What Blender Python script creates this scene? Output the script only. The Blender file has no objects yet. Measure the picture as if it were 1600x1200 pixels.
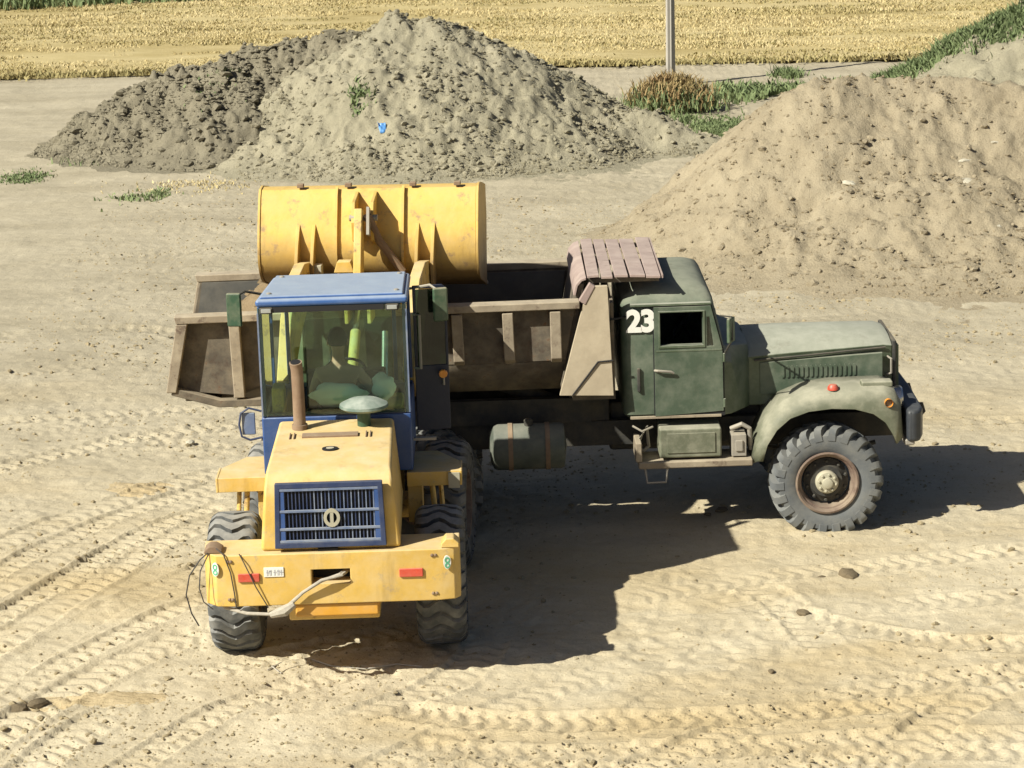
import bpy, bmesh, math, random
import numpy as np
from mathutils import Matrix, Vector, Euler
random.seed(7); np.random.seed(7)
S = bpy.context.scene
COL = S.collection
R = math.radians

# ------------------------------------------------------------------ camera, sky, sun, exposure
PITCH = math.atan(1020 / 4200); ROLL = 0.022
fwd = Vector((0, math.cos(PITCH), -math.sin(PITCH))); rgt = Vector((1, 0, 0)); upv = rgt.cross(fwd)
r2 = rgt * math.cos(ROLL) - upv * math.sin(ROLL); u2 = upv * math.cos(ROLL) + rgt * math.sin(ROLL)
cd = bpy.data.cameras.new('camera'); cam = bpy.data.objects.new('camera', cd); COL.objects.link(cam)
cam.matrix_world = Matrix(((r2.x, u2.x, -fwd.x, 0), (r2.y, u2.y, -fwd.y, 0), (r2.z, u2.z, -fwd.z, 8.5), (0, 0, 0, 1)))
cd.sensor_width = 36; cd.lens = 36 * 4200 / 1600; cd.clip_end = 4000; cd.clip_start = 0.5
S.camera = cam
SUN = Vector((1.02, 0.70, -1.0)).normalized()            # the way the light travels
ELEV = math.asin(-SUN.z); AZ = math.atan2(-SUN.x, -SUN.y)   # azimuth of the sun, clockwise from +Y
w = bpy.data.worlds.new('World'); S.world = w; w.use_nodes = True
nt = w.node_tree; bg = nt.nodes['Background']
sky = nt.nodes.new('ShaderNodeTexSky'); sky.sky_type = 'NISHITA'; sky.sun_disc = False
sky.sun_elevation = ELEV; sky.sun_rotation = AZ; sky.air_density = 0.5; sky.dust_density = 1.6; sky.ozone_density = 0.5
nt.links.new(sky.outputs[0], bg.inputs[0]); bg.inputs[1].default_value = 0.05
sl = bpy.data.lights.new('sun', 'SUN'); sl.energy = 5.0; sl.angle = R(0.5); sl.color = (1.0, 0.96, 0.84)
so = bpy.data.objects.new('sun', sl); COL.objects.link(so)
so.rotation_euler = SUN.to_track_quat('-Z', 'Y').to_euler(); so.location = (-20, 0, 25)
S.view_settings.view_transform = 'Standard'; S.view_settings.look = 'None'
S.view_settings.gamma = 1.0; S.view_settings.exposure = 0.62; S.view_settings.use_curve_mapping = False

# ------------------------------------------------------------------ helpers: meshes
def nb(): return bmesh.new()
def box(bm, x0, x1, y0, y1, z0, z1):
    v = [bm.verts.new(p) for p in ((x0,y0,z0),(x1,y0,z0),(x1,y1,z0),(x0,y1,z0),(x0,y0,z1),(x1,y0,z1),(x1,y1,z1),(x0,y1,z1))]
    for f in ((0,3,2,1),(4,5,6,7),(0,1,5,4),(1,2,6,5),(2,3,7,6),(3,0,4,7)): bm.faces.new([v[i] for i in f])
    return v
def obox(bm, c, s, rot=(0,0,0)):
    M = Matrix.Translation(c) @ Euler(rot).to_matrix().to_4x4()
    v = box(bm, -s[0]/2, s[0]/2, -s[1]/2, s[1]/2, -s[2]/2, s[2]/2)
    for q in v: q.co = M @ q.co
def P3(ax, u, v, t): return {'x': (t,u,v), 'y': (u,t,v), 'z': (u,v,t)}[ax]
def prism(bm, pts, ax, a, b):
    A = [bm.verts.new(P3(ax, p[0], p[1], a)) for p in pts]; B = [bm.verts.new(P3(ax, p[0], p[1], b)) for p in pts]
    bm.faces.new(A); bm.faces.new(B[::-1]); n = len(pts)
    for i in range(n): bm.faces.new((A[i], B[i], B[(i+1)%n], A[(i+1)%n]))
    return A + B
def holed(bm, outer, holes, ax, a, b):
    es = []
    for loop in [outer] + holes:
        vs = [bm.verts.new(P3(ax, p[0], p[1], a)) for p in loop]
        for i in range(len(vs)): es.append(bm.edges.new((vs[i], vs[(i+1)%len(vs)])))
    bmesh.ops.triangle_fill(bm, use_beauty=True, edges=es)
    fs = list({f for e in es for f in e.link_faces}); fs = [f for f in bm.faces if f in set(fs) or True] if False else fs
    allf = set(fs); stack = list(fs)
    while stack:
        f = stack.pop()
        for e in f.edges:
            for g in e.link_faces:
                if g not in allf: allf.add(g); stack.append(g)
    r = bmesh.ops.extrude_face_region(bm, geom=list(allf))
    d = Vector(P3(ax, 0, 0, b - a))
    for v in r['geom']:
        if isinstance(v, bmesh.types.BMVert): v.co += d
def tube(bm, pts, r, n=8, closed=False):
    pts = [Vector(p) for p in pts]; m = len(pts); rings = []; ref = None
    for i, p in enumerate(pts):
        a = pts[(i-1) % m] if (closed or i > 0) else p; b = pts[(i+1) % m] if (closed or i < m-1) else p
        t = (b - a).normalized()
        if ref is None: ref = t.orthogonal().normalized()
        ref = (ref - t * ref.dot(t)).normalized(); q = t.cross(ref)
        rr = r[i] if isinstance(r, (list, tuple)) else r
        rings.append([bm.verts.new(p + (ref * math.cos(2*math.pi*k/n) + q * math.sin(2*math.pi*k/n)) * rr) for k in range(n)])
    for i in range(m if closed else m-1):
        A, B = rings[i], rings[(i+1) % m]
        for k in range(n): bm.faces.new((A[k], A[(k+1)%n], B[(k+1)%n], B[k]))
    if not closed: bm.faces.new(rings[0][::-1]); bm.faces.new(rings[-1])
def lathe(bm, prof, n=32, ax='y', c=(0,0,0), cap=True):
    rings = []
    for r, t in prof:
        ring = []
        for k in range(n):
            a = 2*math.pi*k/n; u, v = r*math.cos(a), r*math.sin(a)
            ring.append(bm.verts.new(Vector(P3(ax, u, v, t)) + Vector(c)))
        rings.append(ring)
    for A, B in zip(rings, rings[1:]):
        for k in range(n): bm.faces.new((A[k], A[(k+1)%n], B[(k+1)%n], B[k]))
    if cap: bm.faces.new(rings[0][::-1]); bm.faces.new(rings[-1])
def loft(bm, rings, cap=True):
    V = [[bm.verts.new(p) for p in r] for r in rings]; n = len(V[0])
    for A, B in zip(V, V[1:]):
        for k in range(n): bm.faces.new((A[k], A[(k+1)%n], B[(k+1)%n], B[k]))
    if cap: bm.faces.new(V[0][::-1]); bm.faces.new(V[-1])
def bar(bm, pts, w, h):
    """rectangular bar along a polyline lying in the YZ plane at constant x; w across x, h in plane"""
    n = len(pts); rings = []
    for i, p in enumerate(pts):
        p = Vector(p); a = Vector(pts[max(0,i-1)]); b = Vector(pts[min(n-1,i+1)]); t = (b-a).normalized()
        nn = Vector((0, -t.z, t.y)); hh = h[i] if isinstance(h, (list,tuple)) else h
        X = Vector((w/2,0,0)); rings.append([p - X - nn*hh/2, p + X - nn*hh/2, p + X + nn*hh/2, p - X + nn*hh/2])
    loft(bm, rings)
def finish(ob, mat, bevel=0, seg=2, ang=35):
    me = ob.data
    for m in (mat if isinstance(mat, (list,tuple)) else [mat]): me.materials.append(m)
    me.polygons.foreach_set('use_smooth', [True]*len(me.polygons)); me.set_sharp_from_angle(angle=R(ang))
    if bevel:
        b = ob.modifiers.new('bevel', 'BEVEL'); b.width = bevel; b.segments = seg; b.limit_method = 'ANGLE'; b.angle_limit = R(40); b.harden_normals = True
GXF = None   # frame shift of the assembly being built
def mk(name, bm, mat, parent=None, bevel=0, xf=None, seg=2, ang=35):
    if xf is not None: bm.transform(xf)
    if GXF is not None: bm.transform(GXF)
    bmesh.ops.recalc_face_normals(bm, faces=bm.faces)
    me = bpy.data.meshes.new(name); bm.to_mesh(me); bm.free()
    ob = bpy.data.objects.new(name, me); COL.objects.link(ob); finish(ob, mat, bevel, seg, ang)
    if parent: ob.parent = parent
    return ob
def mk_np(name, V, F, mat, parent=None, smooth=True, ang=180):
    V = np.asarray(V, np.float32); F = np.asarray(F, np.int32); k = F.shape[1]
    me = bpy.data.meshes.new(name); me.vertices.add(len(V)); me.vertices.foreach_set('co', V.ravel())
    me.loops.add(F.size); me.loops.foreach_set('vertex_index', F.ravel()); me.polygons.add(len(F))
    me.polygons.foreach_set('loop_start', np.arange(0, F.size, k, dtype=np.int32))
    me.polygons.foreach_set('use_smooth', np.full(len(F), smooth)); me.update(calc_edges=True); me.validate()
    for m in (mat if isinstance(mat, (list,tuple)) else [mat]): me.materials.append(m)
    ob = bpy.data.objects.new(name, me); COL.objects.link(ob)
    if parent: ob.parent = parent
    return ob
def inst(name, me, parent=None, loc=(0,0,0), rot=(0,0,0)):
    o = bpy.data.objects.new(name, me); COL.objects.link(o); o.location = loc; o.rotation_euler = rot
    if parent: o.parent = parent
    return o
def empty(name, loc, rot=(0,0,0)):
    o = bpy.data.objects.new(name, None); COL.objects.link(o); o.location = loc; o.rotation_euler = rot; o.empty_display_size = .3
    return o
def tag(o, label=None, cat=None, group=None, kind=None):
    if label: o['label'] = label
    if cat: o['category'] = cat
    if group: o['group'] = group
    if kind: o['kind'] = kind
    return o
def carve(ob, cutters):
    for c in cutters:
        m = ob.modifiers.new('cut', 'BOOLEAN'); m.object = c; m.operation = 'DIFFERENCE'; m.solver = 'EXACT'
    bpy.context.view_layer.update()
    me = bpy.data.meshes.new_from_object(ob.evaluated_get(bpy.context.evaluated_depsgraph_get()))
    ob.modifiers.clear(); ob.data = me
    me.polygons.foreach_set('use_smooth', [True]*len(me.polygons)); me.set_sharp_from_angle(angle=R(35))
    for c in cutters: bpy.data.objects.remove(c)

# ------------------------------------------------------------------ helpers: noise for height fields
_LAT = np.random.RandomState(3).rand(512, 512)
def vnoise(x, y, s=0):
    x = x + s*37.7; y = y + s*91.3
    xi = np.floor(x).astype(int); yi = np.floor(y).astype(int); fx = x - xi; fy = y - yi
    fx = fx*fx*(3-2*fx); fy = fy*fy*(3-2*fy); g = lambda i, j: _LAT[i % 512, j % 512]
    return (g(xi,yi)*(1-fx)+g(xi+1,yi)*fx)*(1-fy) + (g(xi,yi+1)*(1-fx)+g(xi+1,yi+1)*fx)*fy - .5
def fbm(x, y, f, o=4, s=0, gain=.5):
    t = 0; a = 1
    for i in range(o): t = t + a*vnoise(x*f, y*f, s+i*3); f *= 2.03; a *= gain
    return t

# ------------------------------------------------------------------ helpers: materials
def mat(name):
    m = bpy.data.materials.new(name); m.use_nodes = True; n = m.node_tree.nodes; return m, n, m.node_tree.links, n['Principled BSDF']
def rgb(*c): return (c[0], c[1], c[2], 1)
def ramp(n, l, src, stops):
    r = n.new('ShaderNodeValToRGB'); e = r.color_ramp.elements
    e[0].position, e[0].color = stops[0][0], rgb(*stops[0][1]); e[1].position, e[1].color = stops[-1][0], rgb(*stops[-1][1])
    for p, c in stops[1:-1]: q = e.new(p); q.color = rgb(*c)
    l.new(src, r.inputs[0]); return r.outputs[0]
def noise(n, l, vec, scale, detail=6, rough=.6, stretch=None):
    if stretch:
        mp = n.new('ShaderNodeMapping'); mp.inputs['Scale'].default_value = stretch; l.new(vec, mp.inputs[0]); vec = mp.outputs[0]
    t = n.new('ShaderNodeTexNoise'); t.inputs['Scale'].default_value = scale; t.inputs['Detail'].default_value = detail; t.inputs['Roughness'].default_value = rough
    l.new(vec, t.inputs['Vector']); return t.outputs['Fac']
def mix(n, l, f, a, b, blend='MIX'):
    m = n.new('ShaderNodeMix'); m.data_type = 'RGBA'; m.blend_type = blend
    if isinstance(f, (int,float)): m.inputs[0].default_value = f
    else: l.new(f, m.inputs[0])
    for i, c in ((6,a),(7,b)):
        if isinstance(c, tuple): m.inputs[i].default_value = rgb(*c)
        else: l.new(c, m.inputs[i])
    return m.outputs[2]
def bump(n, l, src, strength, dist, prev=None):
    b = n.new('ShaderNodeBump'); b.inputs['Strength'].default_value = strength; b.inputs['Distance'].default_value = dist
    l.new(src, b.inputs['Height'])
    if prev: l.new(prev, b.inputs['Normal'])
    return b.outputs[0]
def geo(n): return n.new('ShaderNodeNewGeometry')
def paint(name, col, rough=.5, dust=(.42,.36,.25), amt=.35, up=.45, metal=0., wear=None, wear_amt=.0):
    """worn paint: uneven tone, settled dust on faces that look up, scuffs"""
    m, n, l, b = mat(name); g = geo(n); pos = n.new('ShaderNodeTexCoord').outputs['Object']
    tone = mix(n, l, noise(n, l, pos, 2.3, 5), tuple(c*.78 for c in col), tuple(min(1,c*1.15) for c in col))
    if wear:
        wf = ramp(n, l, noise(n, l, pos, 7, 8, .72), ((.60-wear_amt*.2, (0,0,0)), (.70-wear_amt*.2, (1,1,1))))
        tone = mix(n, l, wf, tone, wear)
    sx = n.new('ShaderNodeSeparateXYZ'); l.new(g.outputs['Normal'], sx.inputs[0])
    mr = n.new('ShaderNodeMapRange'); mr.inputs[1].default_value = .25; mr.inputs[2].default_value = 1; mr.inputs[4].default_value = up; l.new(sx.outputs[2], mr.inputs[0])
    dn = ramp(n, l, noise(n, l, pos, 4.5, 8, .65), ((.42, (0,0,0)), (.72, (1,1,1))))
    a = n.new('ShaderNodeMath'); a.operation = 'MULTIPLY_ADD'; l.new(dn, a.inputs[0]); a.inputs[1].default_value = amt; l.new(mr.outputs[0], a.inputs[2]); a.use_clamp = True
    c = mix(n, l, a.outputs[0], tone, dust); l.new(c, b.inputs['Base Color'])
    rr = n.new('ShaderNodeMath'); rr.operation = 'MULTIPLY_ADD'; l.new(a.outputs[0], rr.inputs[0]); rr.inputs[1].default_value = .45; rr.inputs[2].default_value = rough; rr.use_clamp = True
    l.new(rr.outputs[0], b.inputs['Roughness']); b.inputs['Metallic'].default_value = metal
    l.new(bump(n, l, noise(n, l, pos, 2.6, 4), .45, .022, bump(n, l, noise(n, l, pos, 60, 3), .12, .002)), b.inputs['Normal'])
    return m
def soil(name, dark, light, scale=1.0, ochre=None, bs=.6, far=None):
    m, n, l, b = mat(name); g = geo(n); pos = g.outputs['Position']
    c = ramp(n, l, noise(n, l, pos, 1.1*scale, 8, .65), ((.3, dark), (.55, tuple((x+y)/2 for x, y in zip(dark, light))), (.72, light)))
    c = mix(n, l, ramp(n, l, noise(n, l, pos, 9*scale, 6, .7), ((.35, (0,0,0)), (.75, (.55,.55,.55)))), c, light)
    if ochre:
        o = ramp(n, l, noise(n, l, pos, .35, 6, .6, (.45, 1, 1)), ((.47, (0,0,0)), (.66, (.9,.9,.9)))); c = mix(n, l, o, c, ochre)
    if far:
        sx = n.new('ShaderNodeSeparateXYZ'); l.new(pos, sx.inputs[0])
        nz = n.new('ShaderNodeMath'); nz.operation = 'MULTIPLY_ADD'; l.new(noise(n, l, pos, .3, 5), nz.inputs[0]); nz.inputs[1].default_value = 10; l.new(sx.outputs[1], nz.inputs[2])
        mr = n.new('ShaderNodeMapRange'); mr.inputs[1].default_value = 31; mr.inputs[2].default_value = 43; l.new(nz.outputs[0], mr.inputs[0])
        c2 = ramp(n, l, noise(n, l, pos, .8*scale, 9, .7, (.35,1,1)), ((.3, far[0]), (.7, far[1]))); c = mix(n, l, mr.outputs[0], c, c2)
    sp = ramp(n, l, noise(n, l, pos, 38*scale, 3, .8), ((.28, (.62,.6,.56)), (.42, (1,1,1)))); c = mix(n, l, 1.0, c, sp, 'MULTIPLY')
    l.new(c, b.inputs['Base Color']); b.inputs['Roughness'].default_value = .95; b.inputs['Specular IOR Level'].default_value = .15
    n1 = bump(n, l, noise(n, l, pos, 6*scale, 6, .7), bs*.7, .06); n2 = bump(n, l, noise(n, l, pos, 32*scale, 5, .75), bs, .018, n1)
    l.new(n2, b.inputs['Normal']); return m
def chips(m, col, thr, scale=16):
    n, l = m.node_tree.nodes, m.node_tree.links; b = n['Principled BSDF']; src = b.inputs['Base Color'].links[0].from_socket
    pos = n.new('ShaderNodeTexCoord').outputs['Object']
    f = ramp(n, l, noise(n, l, pos, scale, 8, .8), ((thr, (0,0,0)), (thr+.03, (.85,.85,.85))))
    g = ramp(n, l, noise(n, l, pos, 3.5, 5, .7, (1,1,.18)), ((.56, (0,0,0)), (.74, (.35,.35,.35))))
    c = mix(n, l, g, src, tuple(x*.55 for x in col)); l.new(mix(n, l, f, c, col), b.inputs['Base Color'])
def plain(name, col, rough=.6, metal=0., var=.25, bmp=.1, scale=8):
    m, n, l, b = mat(name); pos = n.new('ShaderNodeTexCoord').outputs['Object']
    l.new(mix(n, l, noise(n, l, pos, scale, 6, .65), tuple(c*(1-var) for c in col), tuple(min(1,c*(1+var)) for c in col)), b.inputs['Base Color'])
    b.inputs['Roughness'].default_value = rough; b.inputs['Metallic'].default_value = metal
    if bmp: l.new(bump(n, l, noise(n, l, pos, scale*6, 4), bmp, .005), b.inputs['Normal'])
    return m
def glass(name, tint, gl=.06, dirt=.1):
    m, n, l, b = mat(name); n.remove(b); out = n['Material Output']
    t = n.new('ShaderNodeBsdfTransparent'); t.inputs[0].default_value = rgb(*tint)
    g = n.new('ShaderNodeBsdfGlossy'); g.inputs['Roughness'].default_value = .03
    d = n.new('ShaderNodeBsdfDiffuse'); d.inputs[0].default_value = rgb(.3,.33,.27)
    f = n.new('ShaderNodeFresnel'); f.inputs[0].default_value = 1.5
    s1 = n.new('ShaderNodeMixShader'); s2 = n.new('ShaderNodeMixShader')
    nn = ramp(n, l, noise(n, l, n.new('ShaderNodeTexCoord').outputs['Object'], 3, 6), ((.4, (0,0,0)), (.75, (dirt,dirt,dirt))))
    l.new(nn, s1.inputs[0]); l.new(t.outputs[0], s1.inputs[1]); l.new(d.outputs[0], s1.inputs[2])
    l.new(f.outputs[0], s2.inputs[0]); l.new(s1.outputs[0], s2.inputs[1]); l.new(g.outputs[0], s2.inputs[2]); l.new(s2.outputs[0], out.inputs[0])
    return m
def leafmat(name, a, b_, scale=3):
    m, n, l, b = mat(name); pos = geo(n).outputs['Position']
    l.new(ramp(n, l, noise(n, l, pos, scale, 5, .7), ((.3, a), (.7, b_))), b.inputs['Base Color']); b.inputs['Roughness'].default_value = .8
    b.inputs['Specular IOR Level'].default_value = .2; return m

M = {}
M['sand'] = soil('sand_ground', (.42,.355,.235), (.60,.53,.38), 1, ochre=(.45,.355,.20), far=((.325,.285,.20), (.465,.415,.305)))
M['grey_soil'] = soil('grey_clay', (.165,.148,.105), (.29,.26,.185), 1.4, bs=1.2)
M['pale_soil'] = soil('pale_subsoil', (.25,.23,.16), (.385,.35,.25), 1.2, bs=1.2)
M['tan_soil'] = soil('tan_soil', (.265,.22,.145), (.38,.325,.225), 1.0, bs=1.1)
M['dark_soil'] = soil('damp_soil', (.17,.125,.07), (.30,.23,.14), 2, bs=.9)
M['crumb_pale'] = soil('pale_crumbs', (.12,.105,.07), (.31,.28,.19), 5)
M['crumb_tan'] = soil('tan_crumbs', (.16,.125,.075), (.33,.275,.18), 5)
M['clod_sand'] = soil('sand_clods', (.26,.21,.125), (.42,.35,.22), 3)
M['rock'] = soil('rock_brown', (.10,.08,.05), (.24,.19,.12), 4)
M['pale_rock'] = soil('rock_pale', (.40,.37,.28), (.60,.56,.45), 4)
M['field'] = soil('stubble_ground', (.40,.325,.15), (.52,.435,.235), .6, ochre=(.33,.26,.11))
M['straw'] = leafmat('straw', (.41,.335,.155), (.58,.49,.28), .5)
M['straw_dark'] = leafmat('straw_dark', (.24,.21,.09), (.36,.30,.14), .8)
M['grass'] = leafmat('green_weeds', (.085,.125,.05), (.23,.275,.13), 6)
M['grass_pale'] = leafmat('pale_weeds', (.12,.17,.07), (.28,.32,.16), 2)
M['weed_red'] = leafmat('dry_red_weeds', (.24,.15,.07), (.34,.28,.13), 2)
M['yellow'] = paint('loader_yellow', (.61,.40,.09), .5, dust=(.60,.49,.30), amt=.42, up=.48, wear=(.42,.30,.13), wear_amt=.12)
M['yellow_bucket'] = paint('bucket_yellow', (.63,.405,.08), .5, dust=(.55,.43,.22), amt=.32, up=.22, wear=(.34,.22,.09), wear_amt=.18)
def low_brown(m, z0, z1, col):
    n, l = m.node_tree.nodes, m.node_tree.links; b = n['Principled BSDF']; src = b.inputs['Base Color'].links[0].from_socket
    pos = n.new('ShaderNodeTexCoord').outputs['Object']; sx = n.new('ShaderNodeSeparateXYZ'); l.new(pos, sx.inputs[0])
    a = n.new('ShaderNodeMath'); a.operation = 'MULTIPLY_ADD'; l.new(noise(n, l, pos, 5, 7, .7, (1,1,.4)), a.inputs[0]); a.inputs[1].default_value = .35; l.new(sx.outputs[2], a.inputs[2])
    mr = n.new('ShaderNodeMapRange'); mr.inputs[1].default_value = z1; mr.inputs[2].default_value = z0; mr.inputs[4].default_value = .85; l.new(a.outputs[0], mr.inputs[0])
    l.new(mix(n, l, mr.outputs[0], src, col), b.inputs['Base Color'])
low_brown(M['yellow_bucket'], 3.02, 3.50, (.15,.095,.045))  # bucket colour blends to dark brown towards the bottom
M['yellow_arm'] = paint('arm_yellow', (.64,.43,.10), .5, dust=(.58,.48,.31), amt=.4, up=.4, wear=(.2,.12,.05), wear_amt=.3)
chips(M['yellow'], (.20,.12,.06), .665)
chips(M['yellow_bucket'], (.22,.14,.07), .64)
M['orange'] = paint('belly_orange', (.60,.30,.03), .6, amt=.3)
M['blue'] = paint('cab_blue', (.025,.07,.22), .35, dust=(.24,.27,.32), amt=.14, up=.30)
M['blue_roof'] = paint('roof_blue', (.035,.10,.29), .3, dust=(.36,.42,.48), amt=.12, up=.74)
M['blue_dark'] = paint('grille_blue', (.018,.034,.095), .4, dust=(.16,.16,.16), amt=.25, up=.3)
M['blue_black'] = paint('door_navy', (.010,.016,.040), .5, dust=(.06,.06,.06), amt=.25, up=.2)
M['blue_pale'] = paint('grille_bar_blue', (.11,.15,.25), .45, dust=(.4,.4,.36), amt=.4, up=.4)
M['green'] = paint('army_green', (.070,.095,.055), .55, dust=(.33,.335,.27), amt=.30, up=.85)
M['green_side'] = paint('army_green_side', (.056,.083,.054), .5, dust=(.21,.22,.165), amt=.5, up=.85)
chips(M['green_side'], (.16,.13,.09), .67)
chips(M['green'], (.16,.13,.09), .67)
M['green_tan'] = paint('fender_green', (.12,.13,.085), .6, dust=(.36,.345,.26), amt=.55, up=.6)
M['body_steel'] = paint('dump_body_steel', (.09,.075,.055), .8, dust=(.28,.235,.165), amt=.62, up=.6, wear=(.07,.05,.035), wear_amt=.3)
M['cap'] = paint('cap_grey_green', (.10,.15,.12), .7, dust=(.40,.43,.37), amt=.7, up=.35)
M['bed_steel'] = paint('bed_steel', (.085,.085,.078), .6, dust=(.20,.185,.15), amt=.4, up=.3)
M['tank'] = paint('tank_grey_green', (.085,.10,.08), .6, dust=(.25,.245,.20), amt=.45, up=.35)
M['rail'] = paint('rail_steel', (.25,.205,.145), .8, dust=(.42,.36,.26), amt=.7, up=.5, wear=(.12,.085,.06), wear_amt=.25)
chips(M['body_steel'], (.13,.07,.04), .60, 9)
M['tan_panel'] = paint('tan_panel', (.40,.335,.235), .8, dust=(.50,.43,.31), amt=.7, up=.4)
M['plank'] = paint('visor_plank', (.30,.225,.20), .8, dust=(.43,.35,.30), amt=.6, up=.3, wear=(.17,.12,.10), wear_amt=.25)
M['chassis'] = paint('chassis_black', (.030,.030,.028), .7, dust=(.16,.14,.10), amt=.5, up=.45)
M['bumper'] = paint('bumper_dark', (.025,.030,.038), .45, dust=(.14,.14,.13), amt=.3, up=.25)
M['steel'] = paint('dull_steel', (.30,.28,.24), .55, dust=(.42,.37,.28), amt=.5, up=.4, metal=.2)
M['rust'] = paint('rusty_pipe', (.20,.13,.08), .8, dust=(.36,.28,.19), amt=.5, up=.3)
M['rubber'] = paint('rubber_dusty', (.075,.08,.08), .85, dust=(.30,.295,.27), amt=.6, up=.6)
M['rubber_truck'] = paint('rubber_grey', (.115,.125,.130), .85, dust=(.27,.26,.22), amt=.45, up=.30)
M['rim_truck'] = paint('rim_rusty', (.16,.11,.085), .8, dust=(.32,.265,.19), amt=.6, up=.3, wear=(.10,.06,.045), wear_amt=.4)
M['hub'] = paint('hub_pale', (.36,.34,.25), .7, dust=(.5,.44,.32), amt=.5, up=.3)
M['black'] = plain('black_matte', (.010,.010,.011), .8)
M['darkint'] = plain('dark_interior', (.022,.023,.022), .8)
M['seat'] = plain('seat_vinyl', (.035,.038,.036), .6)
M['white'] = plain('white_paint', (.70,.69,.63), .75, var=.16, scale=14)
M['cloth'] = plain('pale_cloth', (.85,.86,.83), .9, var=.12, scale=5)
M['red'] = paint('red_lens', (.55,.06,.03), .4, dust=(.45,.33,.24), amt=.35, up=.35)
M['amber'] = plain('amber_lens', (.75,.28,.03), .3)
M['lamp'] = plain('lamp_lens', (.30,.31,.29), .2)
M['chrome'] = plain('lamp_rim', (.5,.5,.48), .25, metal=.9, var=.1)
M['mark_green'] = plain('sticker_green', (.10,.38,.22), .5)
M['mark_grey'] = plain('plate_grey', (.45,.45,.45), .5)
M['mirror_green'] = paint('mirror_green', (.03,.075,.04), .5, amt=.3)
M['mirror_glass'] = plain('mirror_glass', (.55,.6,.62), .08, metal=.9, var=.05, bmp=0)
M['rope'] = plain('grey_rope', (.36,.33,.27), .9, var=.4, scale=30)
M['hose'] = plain('hose', (.05,.045,.04), .7)
M['skin'] = plain('skin', (.36,.20,.13), .6, var=.12)
M['shirt'] = plain('shirt', (.42,.27,.19), .9, var=.2)
M['trousers'] = plain('trousers', (.04,.045,.06), .9)
M['hair'] = plain('hair', (.012,.010,.009), .7)
M['concrete'] = plain('pole_concrete', (.34,.32,.28), .9, var=.18, scale=3)
M['concrete_dark'] = plain('pole_arm_and_shade', (.13,.12,.10), .9, var=.3, scale=3)
M['bluebag'] = plain('blue_plastic', (.10,.27,.58), .4)
M['glass_green'] = glass('green_cab_glass', (.81,.95,.865), dirt=.05)
M['glass_dark'] = glass('dark_door_glass', (.12,.20,.16), dirt=.08)
M['glass_clear'] = glass('truck_glass', (.75,.82,.78), dirt=.25)

# ------------------------------------------------------------------ ground (one sheet to the horizon)
def px_ground(px, py):
    d = fwd + r2*((px-800)/4200) + u2*((600-py)/4200); t = -8.5/d.z
    return (d.x*t, d.y*t)
TRACKS = []   # polylines in metres, width, depth, lug period
def track(pts, wdt=.42, dep=.030, lug=.19):
    P = np.array([px_ground(*p) for p in pts]); t = np.linspace(0, 1, len(P)); q = np.linspace(0, 1, 26)
    deg = min(3, len(P)-1); cx = np.polyfit(t, P[:,0], deg); cy = np.polyfit(t, P[:,1], deg)
    TRACKS.append((np.stack([np.polyval(cx, q), np.polyval(cy, q)], 1), wdt, dep, lug))
track([(-120,1075),(110,935),(230,858),(345,812)], .42, .045)
track([(-100,975),(60,888),(200,820),(340,770)], .42, .042)
track([(-60,1180),(120,1072),(250,1010),(370,985)], .46, .050)
track([(30,1215),(230,1085),(420,1030),(640,985)], .42, .040)
track([(-60,745),(120,702),(260,676),(400,660)], .40, .042)
track([(-60,700),(120,662),(260,640),(400,628)], .40, .022)
track([(-60,880),(90,815),(220,770),(345,735)], .40, .036)
track([(330,1215),(480,1150),(660,1085),(760,1000)], .42, .026)
track([(560,1215),(700,1150),(830,1090),(990,1040)], .42, .024)
track([(620,1110),(820,1128),(1050,1122),(1350,1110),(1640,1095)], .42, .040)
track([(640,1165),(820,1180),(1050,1172),(1350,1163),(1640,1150)], .42, .028)
track([(1000,980),(1180,960),(1380,945),(1640,930)], .42, .022)
track([(980,890),(1180,940),(1380,990),(1640,1010)], .42, .026)
track([(1400,662),(1480,661),(1560,659),(1660,656)], .36, .034, .30)
track([(1150,905),(1210,930),(1250,965),(1290,1010)], .40, .03)
track([(1350,1215),(1450,1140),(1540,1080),(1660,1030)], .42, .028)
track([(880,1215),(1000,1120),(1100,1050),(1180,980)], .42, .024)
track([(-60,600),(120,575),(250,565),(330,560)], .40, .018)
track([(-60,430),(120,405),(280,395),(400,390)], .40, .02)

track([(-120,1030),(90,912),(215,838),(345,790)], .30, .038, .17)
track([(-120,1140),(90,1000),(220,930),(340,880)], .34, .044, .17)
track([(-60,930),(80,850),(215,795),(345,752)], .30, .034, .17)
track([(-60,1120),(110,1030),(240,968),(345,930)], .30, .036, .17)
track([(180,1215),(330,1120),(470,1070),(620,1050)], .36, .034, .17)
track([(-60,660),(130,650),(260,640),(380,650)], .34, .036, .20)
track([(-60,720),(100,700),(240,690),(360,700)], .34, .036, .20)
track([(960,1215),(1150,1140),(1350,1080),(1660,1050)], .40, .038, .19)
track([(1000,930),(1200,900),(1400,880),(1660,850)], .40, .030, .19)
track([(1180,1215),(1300,1190),(1450,1175),(1660,1180)], .40, .036, .19)
track([(700,1215),(860,1200),(1010,1215),(1100,1230)], .40, .036, .19)
track([(420,1110),(560,1090),(700,1070),(860,1060)], .36, .030, .19)
track([(0,530),(150,515),(260,520),(300,540)], .36, .030, .22)
def spacing(parts):
    out = []
    for a, b, s0, s1 in parts:
        x = a
        while x < b - 1e-6:
            out.append(x); x += s0 + (s1-s0)*(x-a)/(b-a)
    out.append(parts[-1][1]); return np.array(out)
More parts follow.
